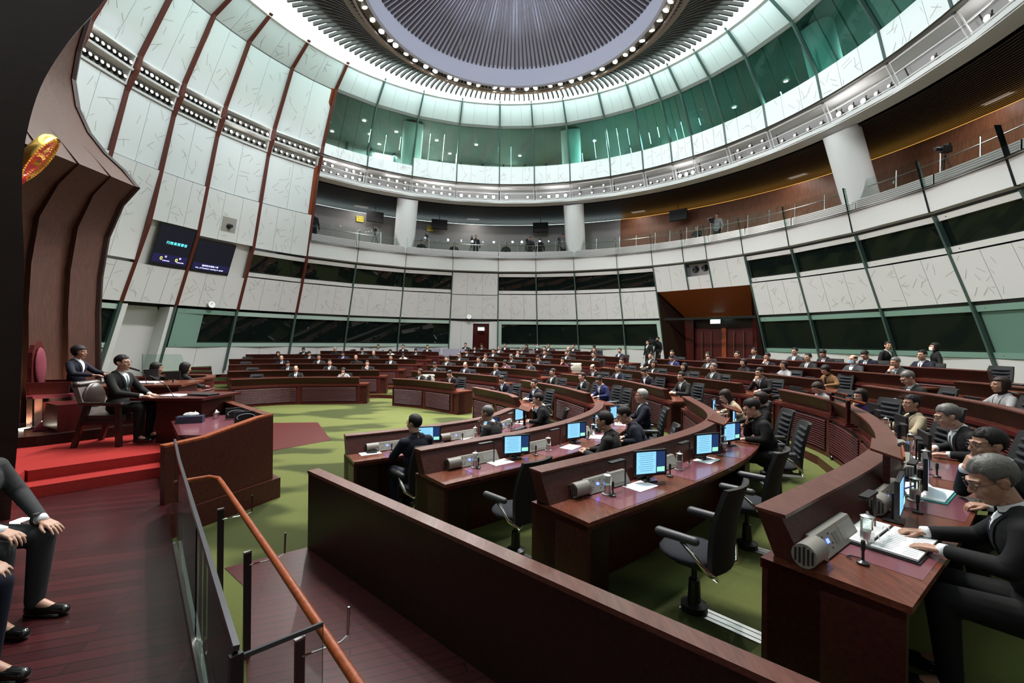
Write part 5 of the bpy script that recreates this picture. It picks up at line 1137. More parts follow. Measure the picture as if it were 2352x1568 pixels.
    for s in (-1, 1):
        ey, bw_, ew = MB(), MB(), MB(); ey2.append(ey); bw2.append(bw_); ew2.append(ew)
        if hi: ew.ell(HP((s * .030, .086, .010)), (.014, .008, .0065), 12, R=HR)
        ey.ell(HP((s * .030, .0915 if hi else .088, .009)), (.0055 if hi else .013, .005, .0055), 10, R=HR)
        bw_.tube([HP((s * .014, .103, .034)), HP((s * .030, .101, .040)), HP((s * .046, .089, .036))], [.003, .0045, .002], 6)
    if hi: parts += [('eye_white', q.mesh('eye_white', None, True), EYEW) for q in ew2]
    parts += [('eye', q.mesh('eye', None, True), EYEB) for q in ey2] + [('eyebrow', q.mesh('eyebrow', None, True), BROW) for q in bw2]
    lp = MB(); lp.ell(HP((0, .0995, -.060)), (.019, .0055, .0035), 10, R=HR); lp.ell(HP((0, .0985, -.066)), (.016, .006, .0042), 10, R=HR); parts.append(('lips', lp.mesh('lips', None, True), LIPS))
    # hair
    hm = MB(); nn = 44 if hi else 26; mm = 26 if hi else 16; vs = []; fs = []; rr = random.Random(5)
    for i in range(mm + 1):
        ph = PI * i / mm
        for j in range(nn):
            th = 2 * PI * j / nn; d = Vector((math.sin(ph) * math.sin(th), math.sin(ph) * math.cos(th), math.cos(ph)))
            rx, ry, rz = .0855, .108, .100; zlow = 1.0
            if hair == 'l': zlow = 2.15; rx, ry = .098, .115
            if hair in 'o': zlow = 1.35; rx, ry = .101, .118
            p = Vector((d.x * rx, d.y * ry - .020, d.z * rz * (zlow if d.z < 0 else 1) + .038))
            if hair in 'lo' and p.z < -.08: p.x *= 1.05
            bald_ = .026 if hair == 'b' else 0
            if hair in 'lo':
                hl = .066 - (.035 if hair == 'o' else 0) - .12 * max(0, abs(p.x) - .055); face = p.y > .023 and p.z < hl; nape = False
            else:
                f_ = min(1, max(0, (p.y - .022) / .035)); hl = -.012 + (.078 + bald_) * f_
                if p.y > .022: cut = hl
                elif p.y > -.038: cut = .016 if p.y < .012 else -.004
                else: cut = -.060
                face = p.z < cut; nape = False
            low = hair in 'lo' and p.y > .03 and p.z < .06
            crown = hair == 'b' and p.z > .085
            if face or nape or low or crown:
                c = Vector((0, -.01, .02)); p = c + (p - c) * .70
            elif hi or True:
                wv = 1 + .018 * math.sin(th * 17 + ph * 9) + .012 * rr.uniform(-1, 1)
                if hair not in 'lo':
                    q_ = p.z - cut
                    wv *= .90 + .10 * min(1, max(0, q_ / .035)) ** .6
                c = Vector((0, -.01, .02)); p = c + (p - c) * wv
                if hair in 's' and p.y > .03 and p.z > .09: p.z += .008 * math.sin(th * 9)
            vs.append(HM @ p)
    for i in range(mm):
        for j in range(nn): fs.append((i * nn + j, (i + 1) * nn + j, (i + 1) * nn + (j + 1) % nn, i * nn + (j + 1) % nn))
    hm.add(vs, fs); parts.append(('hair', hm.mesh('hair', None, True, True), 'hair'))
    # jacket
    jb = MB(); g = .012 if m_ else .010
    def tell(c, r): jb.ell(c, tuple(q * (sc if m_ else .9) for q in r), 20, R=Matrix.Rotation(a, 3, 'X'))
    tell(tr(0, .005, .95), (.205, .125, .17)); tell(tr(0, .01, .78), (.172, .125, .17)); tell(tr(0, .01, .62), (.185, .145, .13))
    jb.cap(sh[-1], sh[1], .068 * f, .068 * f, 14); jb.cap(tr(-.07, -.02, 1.085), tr(.07, -.02, 1.085), .058 * f, .058 * f, 12)
    if stand: tell(tr(0, 0, .52), (.18, .13, .12))
    for s in (-1, 1):
        el, wr, dr, up = A[s]; fo = (wr - el); w2 = el + fo * .86; limb(jb, [sh[s], sh[s].lerp(el, .5) + Vector((s * .006, -.01, 0)), el, w2], [.066 * f, .060 * f, .054 * f, .040 * f], 14)
        # soft folds at the elbow
        for q in (.80, .90): c_ = sh[s].lerp(el, q); jb.ell(c_, (.058 * f, .058 * f, .02), 12, R=(el - sh[s]).to_track_quat('Z', 'Y').to_matrix())
        for q in (.15, .28): c_ = el.lerp(wr, q); jb.ell(c_, (.053 * f, .053 * f, .016), 12, R=(wr - el).to_track_quat('Z', 'Y').to_matrix())
    jk = remesh(jb, 'jacket', .0085 if hi else .014, 2)
    parts.append(('jacket', jk, 'jacket'))
    bv = BVHTree.FromPolygons([v.co for v in jk.vertices], [p.vertices for p in jk.polygons])
    fw = Matrix.Rotation(a, 3, 'X') @ Vector((0, 1, 0))
    def surf(u, z):
        o_ = tr(u, .5, z); ax_ = tr(u, 0, z)
        for _ in range(6):
            h = bv.ray_cast(o_, -fw)
            if h[0] is None: break
            if (h[0] - ax_).dot(fw) < .175 * sc: return h[0]
            o_ = h[0] - fw * .01
        return tr(u, .12, z)
    def patch(z0, z1, w0, w1, off, n=8, cx=0):
        pm = MB(); k = 5; ok = []
        for i in range(n + 1):
            v = i / n; z = z0 + (z1 - z0) * v; w_ = w0 + (w1 - w0) * v
            for j in range(k):
                u = (j / (k - 1) * 2 - 1) * w_; pm.v.append(tuple(surf(u + cx, z) + fw * off))
        for i in range(n):
            for j in range(k - 1): b = i * k + j; pm.f.append((b, b + 1, b + k + 1, b + k)); pm.m.append(0)
        return pm
    parts.append(('shirt', patch(.84, 1.10, .004, .062 * (1 if m_ else .8), .004, 12 if hi else 7).mesh('shirt', None, True), 'shirt'))
    tp = patch(.84, 1.07, .020, .013, .008, 12 if hi else 7); parts.append(('tie', tp.mesh('tie', None, True), 'tie'))
    lp = MB()
    for s in (-1, 1):
        L_ = MB(); n = 10
        for i in range(n + 1):
            v = i / n; z = .83 + .27 * v; c0 = s * (.004 + .060 * v); c1 = c0 + s * (.012 + .030 * math.sin(PI * min(1, v * .85)))
            for u in (c0, c1):
                L_.v.append(tuple(surf(u, z) + fw * .009))
        for i in range(n): L_.f.append((2 * i, 2 * i + 1, 2 * i + 3, 2 * i + 2)); L_.m.append(0)
        lp.add(L_.v, L_.f)
    parts.append(('lapels', lp.mesh('lapels', None, True), 'jacket'))
    cb = MB(); ax = (HM @ Vector((0, -.015, -.06)) - nb).normalized(); cb.tube([nb + ax * .02 - fw * .004, nb + ax * .062 - fw * .002], [.071 * f, .062 * f], 20, cap=False); cb.tube([nb + ax * .062 - fw * .002, nb + ax * .06], [.062 * f, .054 * f], 20, cap=False)
    parts.append(('collar', cb.mesh('collar', None, True), 'shirt'))
    for s in (-1, 1):
        cf = MB()
        el, wr, dr, up = A[s]; e = el.lerp(wr, .88); cf.tube([e, el.lerp(wr, 1.03)], [.037 * f, .035 * f], 14)
        parts.append(('cuff', cf.mesh('cuff', None, True), 'shirt'))
    tb_ = MB()
    tb_.ell((0, .0, H0 + .0), (.165 * f, .135 * f, .10), 18)
    for s in (-1, 1): limb(tb_, [Lg[s][0], Lg[s][1], Lg[s][2] + Vector((0, 0, .0))], [.098 * f, .076 * f, .055 * f], 14)
    parts.append(('trousers', remesh(tb_, 'trousers', .010 if hi else .018, 3), 'trousers'))
    for s in (-1, 1):
        sb_ = MB()
        q0, q1 = Lg[s][2], Lg[s][3]; sb_.cap((q0.x, q0.y - .02, .045), (q1.x, q1.y + .05, .035), .043, .036, 12); sb_.box((q0.x, (q0.y + q1.y) / 2, .012), (.07, .24, .024))
        parts.append(('shoe', sb_.mesh('shoe', None, True), SHOE))
    res = dict(parts=parts, HM=HM, HR=HR, A=A)
    CACHE[key] = res; return res
GC = {}
def extras(kind, HM, key):
    k = (kind, key)
    if k in GC: return GC[k]
    m = MB(); P = lambda v: HM @ Vector(v)
    if kind == 'G':
        for s in (-1, 1):
            c = [P((s * .032 + .024 * math.cos(t * PI / 8), .112 - .012 * abs(s * .032 + .024 * math.cos(t * PI / 8)) / .05, .006 + .017 * math.sin(t * PI / 8))) for t in range(17)]
            m.tube(c, .0017, 5, cap=False); m.tube([P((s * .056, .098, .010)), P((s * .076, .04, .010)), P((s * .082, -.01, .006))], .0017, 5)
        m.tube([P((-.009, .113, .008)), P((.009, .113, .008))], .0017, 5)
    elif kind == 'M':
        vs = []; fs = []
        for i in range(6):
            for j in range(9):
                t = (j / 8 - .5) * 2.4; z = -.010 - .085 * i / 5; r = .082 if i in (0, 5) else .090; vs.append(P((math.sin(t) * .078, .020 + math.cos(t) * (.096 if i < 4 else .088), z)))
        for i in range(5):
            for j in range(8): fs.append((i * 9 + j, i * 9 + j + 1, i * 9 + j + 10, i * 9 + j + 9))
        m.add(vs, fs)
    me = m.mesh('spectacles' if kind == 'G' else 'face_mask', None, True); GC[k] = me; return me
pn = [0]
def person(code, loc, rz, label, group=None, hp=None, hy=0, hi=False, arms=None, lean=None, scale=1, maskm=None, skin=None):
    sex, pose, hair, jc, nk, acc = code; pn[0] += 1
    if hp is None: hp = {'b': 32, 'c': 10, 'l': 4, 'd': 2, 's': 0, 'k': 5}[pose]
    hb = {'s': 's', 'b': 'b', 'g': 's', 'w': 's', 'o': 'o', 'l': 'l'}[hair]
    R = build(pose, sex, hb, hp, hy, hi, arms, lean)
    hmat = {'s': HAIRK, 'b': HAIRK, 'g': HAIRG, 'w': HAIRW, 'o': HAIRB if pn[0] % 2 else HAIRK, 'l': HAIRB if pn[0] % 3 else HAIRK}[hair]
    mm = {'skin': SKINS[pn[0] % 2] if skin is None else SKINS[skin], 'hair': hmat, 'jacket': CM[jc], 'trousers': CM['c' if jc in 'etxwmpr' else jc], 'shirt': SHIRT if nk in 'TS' else CM['k'] if jc != 'x' else CM['x'], 'tie': TIES[pn[0] % 3] if 'pink' not in label else TIES[3]}
    root = None
    if 'raised desk' in label: mm['hair'] = HAIRK
    for nm, me, mt in R['parts']:
        if nm == 'tie' and nk != 'T': continue
        if nm == 'cuff' and (nk == 'N' or sex == 'f'): continue
        m_ = mm.get(mt, mt) if isinstance(mt, str) else mt
        o = bpy.data.objects.new('person' if nm == 'body' else nm, me); COL.objects.link(o)
        if not me.materials: me.materials.append(m_)
        o.material_slots[0].link = 'OBJECT'; o.material_slots[0].material = m_
        if nm == 'body': root = o; o.location = loc; o.rotation_euler = (0, 0, rz); o.scale = (scale,) * 3; tag(o, label, 'person', group)
        else: o.parent = root
    if acc in 'GM':
        me = extras(acc, R['HM'], id(R)); o = bpy.data.objects.new('spectacles' if acc == 'G' else 'face_mask', me); COL.objects.link(o); o.parent = root
        if not me.materials: me.materials.append(GLF)
        o.material_slots[0].link = 'OBJECT'; o.material_slots[0].material = (GLF if acc == 'G' else (maskm or MASK))
    return root
DAIS = np.array((-6.5, 7.3))
def yawq(rz, p):
    d = DAIS - np.array(p[:2]); want = math.atan2(d[1], d[0]) - PI / 2; df = (want - rz + PI) % (2 * PI) - PI
    dg_ = math.degrees(df); return max(-60, min(60, round(dg_ / 20) * 20))
GN = {'L': 'members at the far left desks', 'M': 'members at the far middle desks', 'R': 'members at the right rear desks', 'S': 'members at the near desks'}
PEOPLE = [
('L4', -11.8, 21.98, 'fdlkN-', 'woman with dark hair in black'),
('L3', -10.73, 20.3, 'mbbnT-', 'bald man in a navy suit'),
('L2', -9.48, 18.42, 'mbskT-', 'dark-haired man in a black suit looking down'),
('L1', -8.36, 16.87, 'mdbkT-', 'balding man in a black suit'),
('L5', -11.66, 24.4, 'mbskT-', 'man in a dark suit bent over'),
('L6', -11.34, 26.27, 'mcskN-', 'man in black with hand at chin'),
('L5', -10.01, 24.69, 'mdwkN-', 'white-haired man in black'),
('L4', -10.45, 22.48, 'mbscT-', 'man in a charcoal suit'),
('L3', -9.14, 20.65, 'mdscTG', 'man in glasses and charcoal suit'),
('L2', -7.85, 18.8, 'mdscT-', 'man in a charcoal suit with pale tie'),
('L4', -8.84, 22.81, 'mbsuT-', 'man in a bright blue suit'),
('L1', -6.64, 17.2, 'fcoxN-', 'woman in a pale grey jacket'),
('L6', -9.77, 26.51, 'mdskN-', 'man in a black turtleneck'),
('L5', -8.52, 24.82, 'mbsgT-', 'man in a grey suit'),
('L6', -8.16, 26.61, 'mdsxN-', 'person in a light grey jacket'),
('L4', -7.28, 22.97, 'mdbcN-', 'balding man in dark grey'),
('L3', -7.45, 20.83, 'mdbkN-', 'bald man in a black jacket'),
('L2', -6.31, 19.04, 'mcskT-', 'man in black resting face on hand'),
('L3', -5.83, 20.99, 'mdscT-', 'man with receding hair in charcoal'),
('L5', -6.94, 24.91, 'fblwN-', 'woman in black and white looking down'),
('L4', -5.76, 23.08, 'fblwN-', 'woman in a white jacket'),
('L6', -6.65, 26.67, 'mdskTG', 'man in glasses and dark suit'),
('L5', -5.51, 25.0, 'mbskT-', 'man in a black suit bowing his head'),
('L6', -5.18, 26.72, 'mdskT-', 'young man in a black suit'),
('M1', -3.45, 16.58, 'fdokS-', 'woman in black with a white scarf'),
('M1', -2.16, 15.73, 'mbskT-', 'man in black with a pink tie reading'),
('M2', -3.24, 18.58, 'mbscT-', 'man in charcoal looking down'),
('M2', -1.88, 18.03, 'mdbnT-', 'man in a navy suit with blue tie'),
('M2', -0.57, 16.9, 'mdgnT-', 'grey-haired man in a navy suit'),
('M3', -3.0, 20.33, 'mdscT-', 'young man in charcoal'),
('M3', -1.47, 19.62, 'mdscT-', 'man in charcoal beside a pale screen'),
('M4', -2.63, 22.15, 'mbgcT-', 'greying man in charcoal looking down'),
('M4', -1.26, 21.52, 'mcscT-', 'man in charcoal turned aside'),
('M5', -2.47, 24.08, 'mbscT-', 'man in charcoal bending forward'),
('M5', -0.99, 23.62, 'mdscT-', 'upright man in charcoal'),
('M6', -2.19, 25.86, 'fdlkS-', 'woman with a wide white collar'),
('M6', -0.74, 25.54, 'mdggT-', 'grey-haired man in a grey suit'),
('M7', -2.94, 27.75, 'mdskT-', 'man in a dark suit with a beard'),
('M7', -1.9, 27.53, 'mbscT-', 'man in front of the dark door'),
('M7', -0.42, 27.28, 'mdskSG', 'man in glasses with an open white shirt'),
('M6', 0.59, 25.07, 'mbgcT-', 'grey-haired man looking down'),
('M5', 0.35, 23.14, 'mcskTG', 'man in glasses with hand at mouth'),
('M4', 0.03, 20.77, 'mbgcT-', 'grey-haired man bowing'),
('M3', -0.25, 19.01, 'fbomS-', 'woman in a mauve jacket'),
('M7', 0.92, 26.69, 'fdlkN-', 'woman beside a laptop'),
('M7', 1.58, 26.27, 'mdskTM', 'man in a blue face mask'),
('M7', 2.21, 25.82, 'mdscT-', 'man half hidden behind another'),
('M6', 1.85, 24.33, 'mdscTG', 'man in glasses and charcoal'),
('M5', 1.73, 22.34, 'mdskT-', 'young man in a black suit'),
('M4', 1.25, 19.63, 'mbscT-', 'man in charcoal with a black tie'),
('M3', 0.79, 18.24, 'mbsgT-', 'man in a mid-grey suit'),
('M4', 2.21, 18.49, 'fcorN-', 'woman in wine red with hand raised'),
('M5', 2.73, 21.31, 'mdscT-', 'lean man in charcoal'),
('M6', 3.07, 23.41, 'mdbkT-', 'bald man in a dark suit'),
('M7', 3.54, 24.83, 'mdskTG', 'man in glasses at the back'),
('M6', 4.25, 22.25, 'mdskTG', 'man in glasses and black suit'),
('M7', 4.59, 24.03, 'mbskT-', 'man hidden behind a front neighbour'),
('M5', 3.77, 19.79, 'mlskTG', 'man in glasses with joined hands'),
('M6', 5.21, 20.85, 'mdsnT-', 'square-faced man in dark navy'),
('R4', 4.27, 16.73, 'mcskTG', 'man in glasses with fist at mouth'),
('R1', -0.23, 13.52, 'mbsnT-', 'man in a navy suit reading a blue page'),
('R1', 0.69, 12.05, 'mlsnTG', 'man in glasses with clasped hands'),
('R2', 1.39, 14.12, 'mdskTG', 'man with wavy hair and glasses in black'),
('R2', 2.14, 12.77, 'mlskT-', 'man in black raising open hands'),
('R2', 2.46, 11.85, 'mbsuTG', 'man in a blue suit looking down'),
('R3', 2.88, 15.07, 'mbbkTG', 'balding man in black'),
('R3', 3.51, 14.16, 'mdsnTG', 'man in navy with a pocket square'),
('R3', 4.09, 13.12, 'mbsnSG', 'man in navy using a screen'),
('R3', 4.44, 11.23, 'mlscT-', 'man in charcoal at the row end'),
('R5', 5.81, 18.08, 'mdskS-', 'stocky man with an open white shirt'),
('R4', 4.94, 15.0, 'fdlkS-', 'long-haired woman with a white collar'),
('R4', 5.45, 13.64, 'fdlkN-', 'long-haired woman in a black jacket'),
('R4', 5.84, 12.48, 'mdgcT-', 'stern grey-templed man in charcoal'),
('R6', 6.8, 18.35, 'mcsnT-', 'man in navy with hands at mouth'),
('R5', 6.25, 16.83, 'mbsuT-', 'man in bright blue bent right over'),
('R6', 7.53, 16.65, 'fdokN-', 'woman almost hidden by a front neighbour'),
('R5', 6.88, 15.11, 'mdscTG', 'tall-haired man in glasses'),
('R6', 8.04, 15.43, 'mdskTG', 'man in glasses and a black suit'),
('R7', 8.75, 15.64, 'mlskT-', 'man with joined hands near the portal'),
('R5', 7.35, 13.71, 'fdokN-', 'older woman with a grey hairband'),
('R6', 8.46, 14.31, 'mcscS-', 'man resting his cheek on his fist'),
('R7', 9.39, 14.38, 'mdsgTG', 'man in a grey-blue jacket'),
('R5', 7.69, 12.22, 'fdoxN-', 'woman in a grey turtleneck'),
('R6', 8.89, 12.99, 'mdscTG', 'man in glasses and charcoal'),
('R7', 9.73, 13.51, 'mbscT-', 'man bowing his head in charcoal'),
('R6', 9.21, 11.68, 'mdbgSM', 'balding man in a pale blue mask'),
('R4', 6.3, 10.94, 'mcscT-', 'man in grey covering his mouth'),
('R5', 7.89, 10.84, 'fbotN-', 'woman in a brown jacket'),
('R7', 10.06, 12.3, 'mbsnT-', 'man in dark navy bowing'),
('R7', 10.32, 10.89, 'mdsnTG', 'upright man in glasses and navy'),
('R6', 9.36, 10.54, 'mcggTG', 'grey-haired man with fist at chin'),
('S1', -1.28, 5.91, 'mdsnNG', 'man seen from behind in a navy suit before a lit monitor'),
('S1', -0.2, 6.92, 'mcgcTG', 'grey-haired man in glasses resting chin on hand'),
('S1', 0.75, 8.8, 'mcskTG', 'dark-haired man in black with fist at mouth'),
('S2', 1.36, 5.5, 'mlscN-', 'dark-haired man in a charcoal suit with clasped hands'),
('S2', 2.06, 6.45, 'mbsnNG', 'man in navy leaning over his papers'),
('S2', 2.49, 8.08, 'mdwnTG', 'silver-haired man in glasses and navy suit'),
('S3', 3.6, 5.95, 'mcskNG', 'man in glasses and black suit looking down at papers'),
('S3', 4.06, 6.99, 'fdokNG', 'curly-haired woman in black'),
('S3', 4.35, 8.1, 'fbleN-', 'woman in a beige jacket bending over'),
('S4', 6.3, 8.65, 'fboxN-', 'woman in a striped grey top'),
('S4', 6.0, 7.27, 'fclpN-', 'woman in a purple jacket with hand at chin'),
('S4', 5.5, 5.9, 'fdseN-', 'short-haired woman in a beige jacket'),
('S4', 5.02, 4.58, 'mbgcTG', 'man in silver glasses writing on a form'),
('S4', 3.84, 3.2, 'mcskTG', 'dark-haired man in glasses with fist at mouth'),
('S5', 7.31, 7.69, 'mbgcTG', 'grey-haired man in glasses looking down'),
('S5', 7.55, 6.65, 'fdlxN-', 'long-haired woman in a pale grey jacket')]

names = {}
NEAR = {
 'man seen from behind in a navy suit before a lit monitor': dict(rz=math.radians(40), hy=20, hp=2),
 'grey-haired man in glasses resting chin on hand': dict(rz=math.radians(62), hy=0),
 'dark-haired man in black with fist at mouth': dict(rz=math.radians(80), hy=0, hp=14),
 'dark-haired man in a charcoal suit with clasped hands': dict(rz=math.radians(62), hy=0, hi=True),
 'man in navy leaning over his papers': dict(rz=math.radians(75), hy=0, hi=True, lean=.5, hp=30),
 'silver-haired man in glasses and navy suit': dict(rz=math.radians(80), hy=0, hi=True),
 'man in glasses and black suit looking down at papers': dict(rz=math.radians(70), hy=0, hi=True, hp=26, lean=.35),
 'curly-haired woman in black': dict(rz=math.radians(80), hy=0),
 'woman in a beige jacket bending over': dict(rz=math.radians(80), hy=0, lean=.5),
 'short-haired woman in a beige jacket': dict(rz=math.radians(72), hy=20, hi=True, scale=.96),
 'woman in a purple jacket with hand at chin': dict(rz=math.radians(92), hy=0, scale=.93), 'woman in a striped grey top': dict(rz=math.radians(88), hy=0, scale=.93),
 'man in silver glasses writing on a form': dict(rz=math.radians(66), hy=0, hi=True, lean=.42, hp=18),
 'dark-haired man in glasses with fist at mouth': dict(rz=math.radians(78), hy=0, hi=True, lean=.35, hp=6),
 'long-haired woman in a pale grey jacket': dict(rz=math.radians(75), hy=0),
 'grey-haired man in glasses looking down': dict(rz=math.radians(75), hy=0)}
for (key, x, y, code, desc) in PEOPLE:
    C, T, N, zf = CUR[key]; k = int(np.argmin(np.linalg.norm(C - np.array((x, y)), axis=1))); n = N[k]; rz = math.atan2(-n[1], -n[0]) - PI / 2
    kw = dict(NEAR.get(desc, {})); 
    if 'rz' in kw: rz = kw.pop('rz')
    if key[0] in 'R' : 
        hy = yawq(rz, (x, y)); rz += math.radians(hy * .3); hy = round(hy * .7 / 20) * 20
    elif key[0] != 'S': hy = yawq(rz, (x, y)); hy = max(-40, min(40, hy)) if code[1] != 'b' else 0
    else: hy = kw.pop('hy', 0)
    kw.pop('hy', None)
    lab = desc + ', %s row, %s desks' % (ORD[int(key[1]) - 1], BL[key[0]])
    names[desc] = 1
    z = zf
    if key[0] != 'S': q_ = {'b': .15, 'c': .12, 'l': .1}.get(code[1], 0); x, y = x + n[0] * q_, y + n[1] * q_
    person(code, (x, y, z), rz, lab, GN[key[0]], hy=hy, maskm=MASK, **kw)
    fx, fy = -math.sin(rz), math.cos(rz)
    who = desc
    chair(key, (x - fx * .05, y - fy * .05), (fx, fy), 'black swivel chair holding the ' + ' '.join(who.split()[:9]))
# empty chairs
k_ = 0
for key, P in (('L1', (-9.3, 16.0)), ('L2', (-10.6, 17.8)), ('L3', (-11.9, 19.6)), ('L4', (-13.1, 21.5)), ('L5', (-14.3, 23.9)), ('L5', (-13.0, 24.3)), ('L5', (-12.6, 24.4)), ('R1', (.12, 13.1)), ('R2', (1.65, 13.6)), ('M3', (1.3, 18.0)), ('M5', (4.2, 19.6)), ('M6', (5.6, 20.4)),
               ('R3', (4.25, 12.7)), ('R3', (3.85, 13.6)), ('R2', (2.55, 11.2)), ('R4', (6.05, 12.0)), ('R4', (6.5, 10.6)), ('R5', (7.8, 11.8)), ('R5', (8.05, 10.4)), ('S4', (6.5, 8.3)), ('S3', (4.5, 7.8)), ('R6', (9.55, 9.9)), ('S6', (9.3, 7.8)), ('S4', (6.0, 6.3)), ('S5', (7.7, 6.9)), ('S4', (5.1, 4.9)), ('S4', (4.25, 3.95)), ('R7', (10.6, 9.8))):
    C, T, N, zf = CUR[key]; k = int(np.argmin(np.linalg.norm(C - np.array(P), axis=1))); n = N[k]; k_ += 1
    q = C[k] + n * 1.05
    if min([math.hypot(q[0] - p[1], q[1] - p[2]) for p in PEOPLE]) < .62: continue
    nb_ = min(PEOPLE, key=lambda p: math.hypot(q[0] - p[1], q[1] - p[2])); chair(key, q, (-n[0], -n[1]), 'empty black swivel chair closest to the ' + ' '.join(nb_[4].split()[:9]))
for (x, y, key, rz, lab) in ((.06, 4.62, 'S2', .78, 'empty black swivel chair at the first seat of the second near row'), (1.46, 3.44, 'S3', .78, 'empty black swivel chair nearest the parapet in the third near row'), (2.45, 4.50, 'S3', .8, 'empty black swivel chair, second seat of the third near row')):
    c = chair(key, (x, y), (math.cos(rz + PI / 2), math.sin(rz + PI / 2)), lab)
# coats on chairs
for k, (x, y, z, lb) in enumerate(((-3.25, 16.95, .55, 'cream coat hung over the chair beside the woman with a white scarf'), (2.75, 18.6, .97, 'cream knitted coat hung over a chair back in the far middle desks'))):
    m = MB(); m.cap((-.2, 0, .48), (.2, 0, .48), .06, .06, 10); m.ell((0, -.03, .3), (.26, .06, .24), 14); m.ell((0, .05, .32), (.25, .05, .2), 14)
    tag(link('coat', remesh(m, 'coat', .015, 2), None, (x, y, z), .3), lb, 'coat').data.materials.append(mat('cream_knit', (.42, .39, .33), .9, bump=.6, scale=60, noise=.1))
lt = thing('laptop', 'open silver laptop in the last row of the far middle desks', 'laptop', (1.15, 25.2, 1.66), 0); MB().box((0, 0, 0), (.34, .24, .015)).obj('base', STEEL, lt); MB().box((0, -.12, .12), (.34, .01, .24)).obj('lid', STEEL, lt)
# the nearest man
F0 = 2.50, 2.36
person('mdgkTG', (2.80, 2.20, .45), math.radians(46), 'nearest man in dark suit and glasses reading an open ring binder', GN['S'], hp=26, hy=24, hi=True, lean=.30,
       arms={-1: ((-.25, .20, .84), (-.09, .44, .805), (.25, .9, -.12), (0, 0, 1), .25), 1: ((.27, .28, .82), (.17, .52, .80), (-.3, 1, -.1), (.1, 0, 1), .6)}, skin=1)
chair('S4', (2.88, 2.12), (-.72, .70), 'black swivel chair holding the nearest man')
# dais figures
person('fdonSN', (-7.93, 7.90, .92), math.radians(-78), 'woman with short dark hair in a navy suit seated at the raised desk', hp=4, hi=True)
person('mdskTG', (-6.36, 7.03, .73), math.radians(-86), 'man in glasses and dark suit addressing the hall from the armchair', hp=0, hi=True, arms={-1: ((-.26, .18, .80), (-.13, .40, .74), (.25, 1, -.05), (0, 0, 1), .3), 1: ((.26, .20, .80), (.12, .46, .74), (-.25, 1, -.05), (0, 0, 1), .3)})
person('fdlkN-', (-7.55, 9.15, .55), math.radians(-40), 'dark-haired clerk behind the raised desk', hp=10)
person('fdlkN-', (-7.0, 9.25, .55), math.radians(-20), 'second dark-haired clerk, right of the first behind the raised desk', hp=14)
person('mdskT-', (-9.25, 9.5, .75), math.radians(-60), 'man half hidden by the edge of the timber screen')
for k, (x, y) in enumerate(((-7.55, 9.15), (-7.0, 9.25), (-9.25, 9.5))): chair('dais', (x, y), (.6, .8), ('black swivel chair of %s behind the raised desk' % ['the first clerk', 'the second clerk', 'the half hidden man'][k], .55 if k < 2 else .75))
tag(MB().prism([(-9.6, 8.9), (-6.3, 8.9), (-6.3, 10.2), (-9.6, 10.6)], 0, .55, DKREDC).obj('clerk_platform', None), 'low maroon platform under the clerks behind the raised desk', 'platform')
# men at the bottom left
person('mksgT-', (-3.78, 2.98, .42), math.radians(-90), 'man in a grey suit with hands on knees at the left edge', hp=4, hi=True, lean=.10, arms={-1: ((-.25, .14, .82), (-.14, .43, .665), (.1, 1, -.35), (0, .2, 1), .3), 1: ((.25, .15, .84), (.10, .42, .69), (.05, 1, -.3), (0, .2, 1), .55)})
person('mksnT-', (-3.40, 2.38, .42), math.radians(-90), 'man in dark navy trousers seated second along the left edge', hp=0, lean=-.12, hi=False)
person('mksgT-', (-3.05, 1.84, .42), math.radians(-90), 'man in grey trousers seated at the bottom left corner', hp=0, lean=-.15, hi=False)
bs = thing('padded_bench', 'dark padded bench under the seated men at the left edge', 'bench'); MB().prism([(-4.5, 3.5), (-3.8, 3.45), (-2.95, 1.5), (-3.7, 1.2)], .82, .89).obj('cushion', CHB, bs); MB().prism([(-4.4, 3.4), (-3.9, 3.35), (-3.1, 1.6), (-3.6, 1.4)], .42, .82).obj('base', WOODDK, bs)
wt = thing('wristwatch', 'dark watch with silver links on the wrist of the man in grey', 'watch', (-3.37, 3.10, 1.10)); MB().lathe([(.036, -.012), (.040, -.012), (.040, .012), (.036, .012)], n=18).obj('strap', BLACK, wt).rotation_euler = (0, 1.4, 0); MB().box((0, 0, .04), (.03, .03, .008)).obj('case', STEEL, wt)
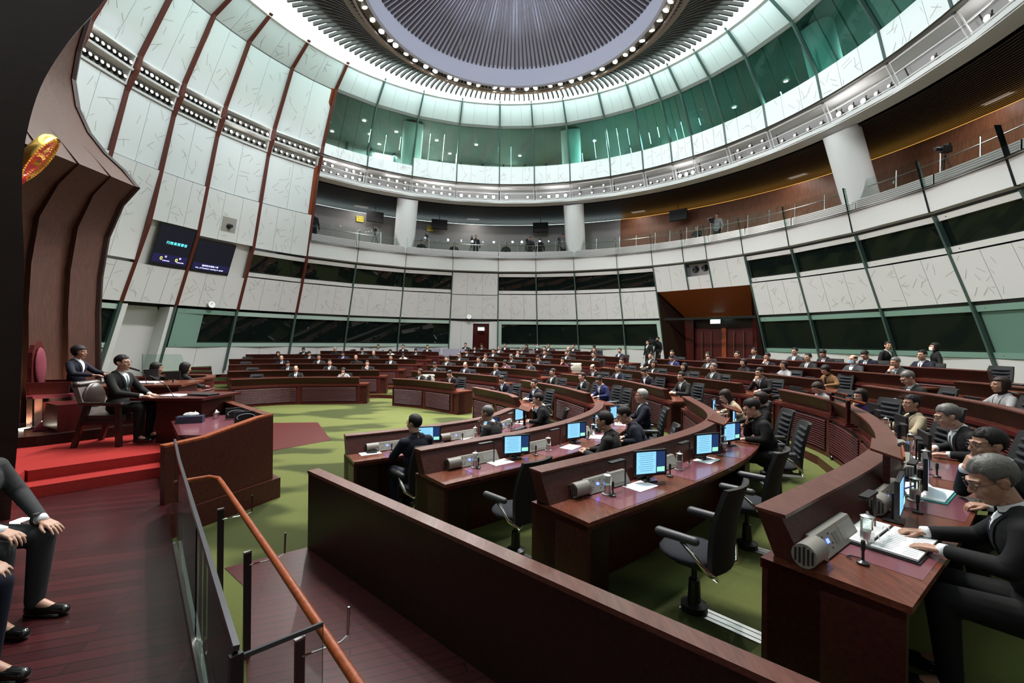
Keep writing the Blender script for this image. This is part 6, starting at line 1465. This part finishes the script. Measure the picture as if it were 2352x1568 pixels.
# standing staff
person('mssk' 'N-', (8.4, 25.0, .95), math.radians(110), 'camera operator in black standing by the wooden portal', hp=5)
person('msskTG', (7.7, 24.6, .75), math.radians(120), 'standing man in black beside the tripod camera')
person('msskT-', (11.05, 12.85, .72), math.radians(200), 'standing attendant in dark suit near the right wall windows', hy=-40)
person('fslkNM', (11.7, 12.0, .75), math.radians(60), 'standing masked woman in black near the right wall windows', maskm=MASKW)
def tripod(loc, rz, lab, s=1.0, dark=BLACK):
    o = thing('tripod_camera', lab, 'camera', loc, rz); 
    for k in range(3): a = k * 2.1 + .4; MB().tube([(0, 0, 1.25), (.38 * math.cos(a), .38 * math.sin(a), 0)], .018, 6).obj('leg', dark, o)
    MB().box((0, 0, 1.42), (.16, .34, .2)).obj('camera_body', dark, o); MB().tube([(0, -.17, 1.42), (0, -.38, 1.42)], .06, 12).obj('lens', dark, o); MB().box((.0, .1, 1.58), (.12, .1, .08)).obj('viewfinder', dark, o); o.scale = (s,) * 3; return o
tripod((8.0, 24.85, .95), .5, 'black video camera on a tripod by the wooden portal', 1.1)
def bal(t, r=15.0, z=7.48): return tuple(pol(r, t, z))
person('mssnN-', bal(-44.5, 14.9), math.radians(180 + 44.5), 'camera operator in a dark jacket at the left end of the balcony', scale=1.05)
person('mssk' 'N-', bal(-7.6, 15.0), math.radians(180 + 7), 'man in black with a cap standing in the far balcony', scale=.95)
person('mdskN-', bal(-26.5 + 13.7, 15.2, 7.3), math.radians(190), 'seated dark figure in the far balcony, left one'); person('mdskN-', bal(-20.5, 15.2, 7.3), math.radians(190), 'seated dark figure in the far balcony, beside the column')
person('mdskN-', bal(-.2, 15.2, 7.4), math.radians(180), 'seated person behind the centre of the balcony rail')
person('msskN-', bal(5.6, 15.6), math.radians(175), 'photographer in black behind a tripod in the far balcony'); person('fslkNM', bal(7.8, 16.4, 7.6), math.radians(175), 'masked woman with a white laptop in the far balcony', maskm=MASKW)
person('mssxN-', bal(13.7, 15.2), math.radians(200), 'person in pale clothes beside a tripod in the far balcony'); person('mssxN-', bal(48.2, 15.0), math.radians(130), 'photographer in a pale shirt on the right balcony'); person('mdskN-', bal(44.2, 15.0, 7.4), math.radians(130), 'seated person in dark clothes on the right balcony')
for k, (t, lb) in enumerate(((-46, 'large camera at the left end of the balcony'), (-31.5, 'draped camera left of the far balcony column'), (-19.5, 'tripod camera right of the far balcony column'), (-8.6, 'thin tripod beside the man with a cap'), (5.0, 'tripod camera before the photographer in black'), (12.9, 'tripod camera before the person in pale clothes'), (47.4, 'tripod camera of the photographer on the right balcony'), (84.5, 'tripod camera high on the right balcony'))):
    tripod(bal(t, 14.75), -math.radians(t), lb)
# prototypes are not part of the place
def rm(o):
    for c in list(o.children): rm(c)
    bpy.data.objects.remove(o)
for o in PROTO: rm(o)
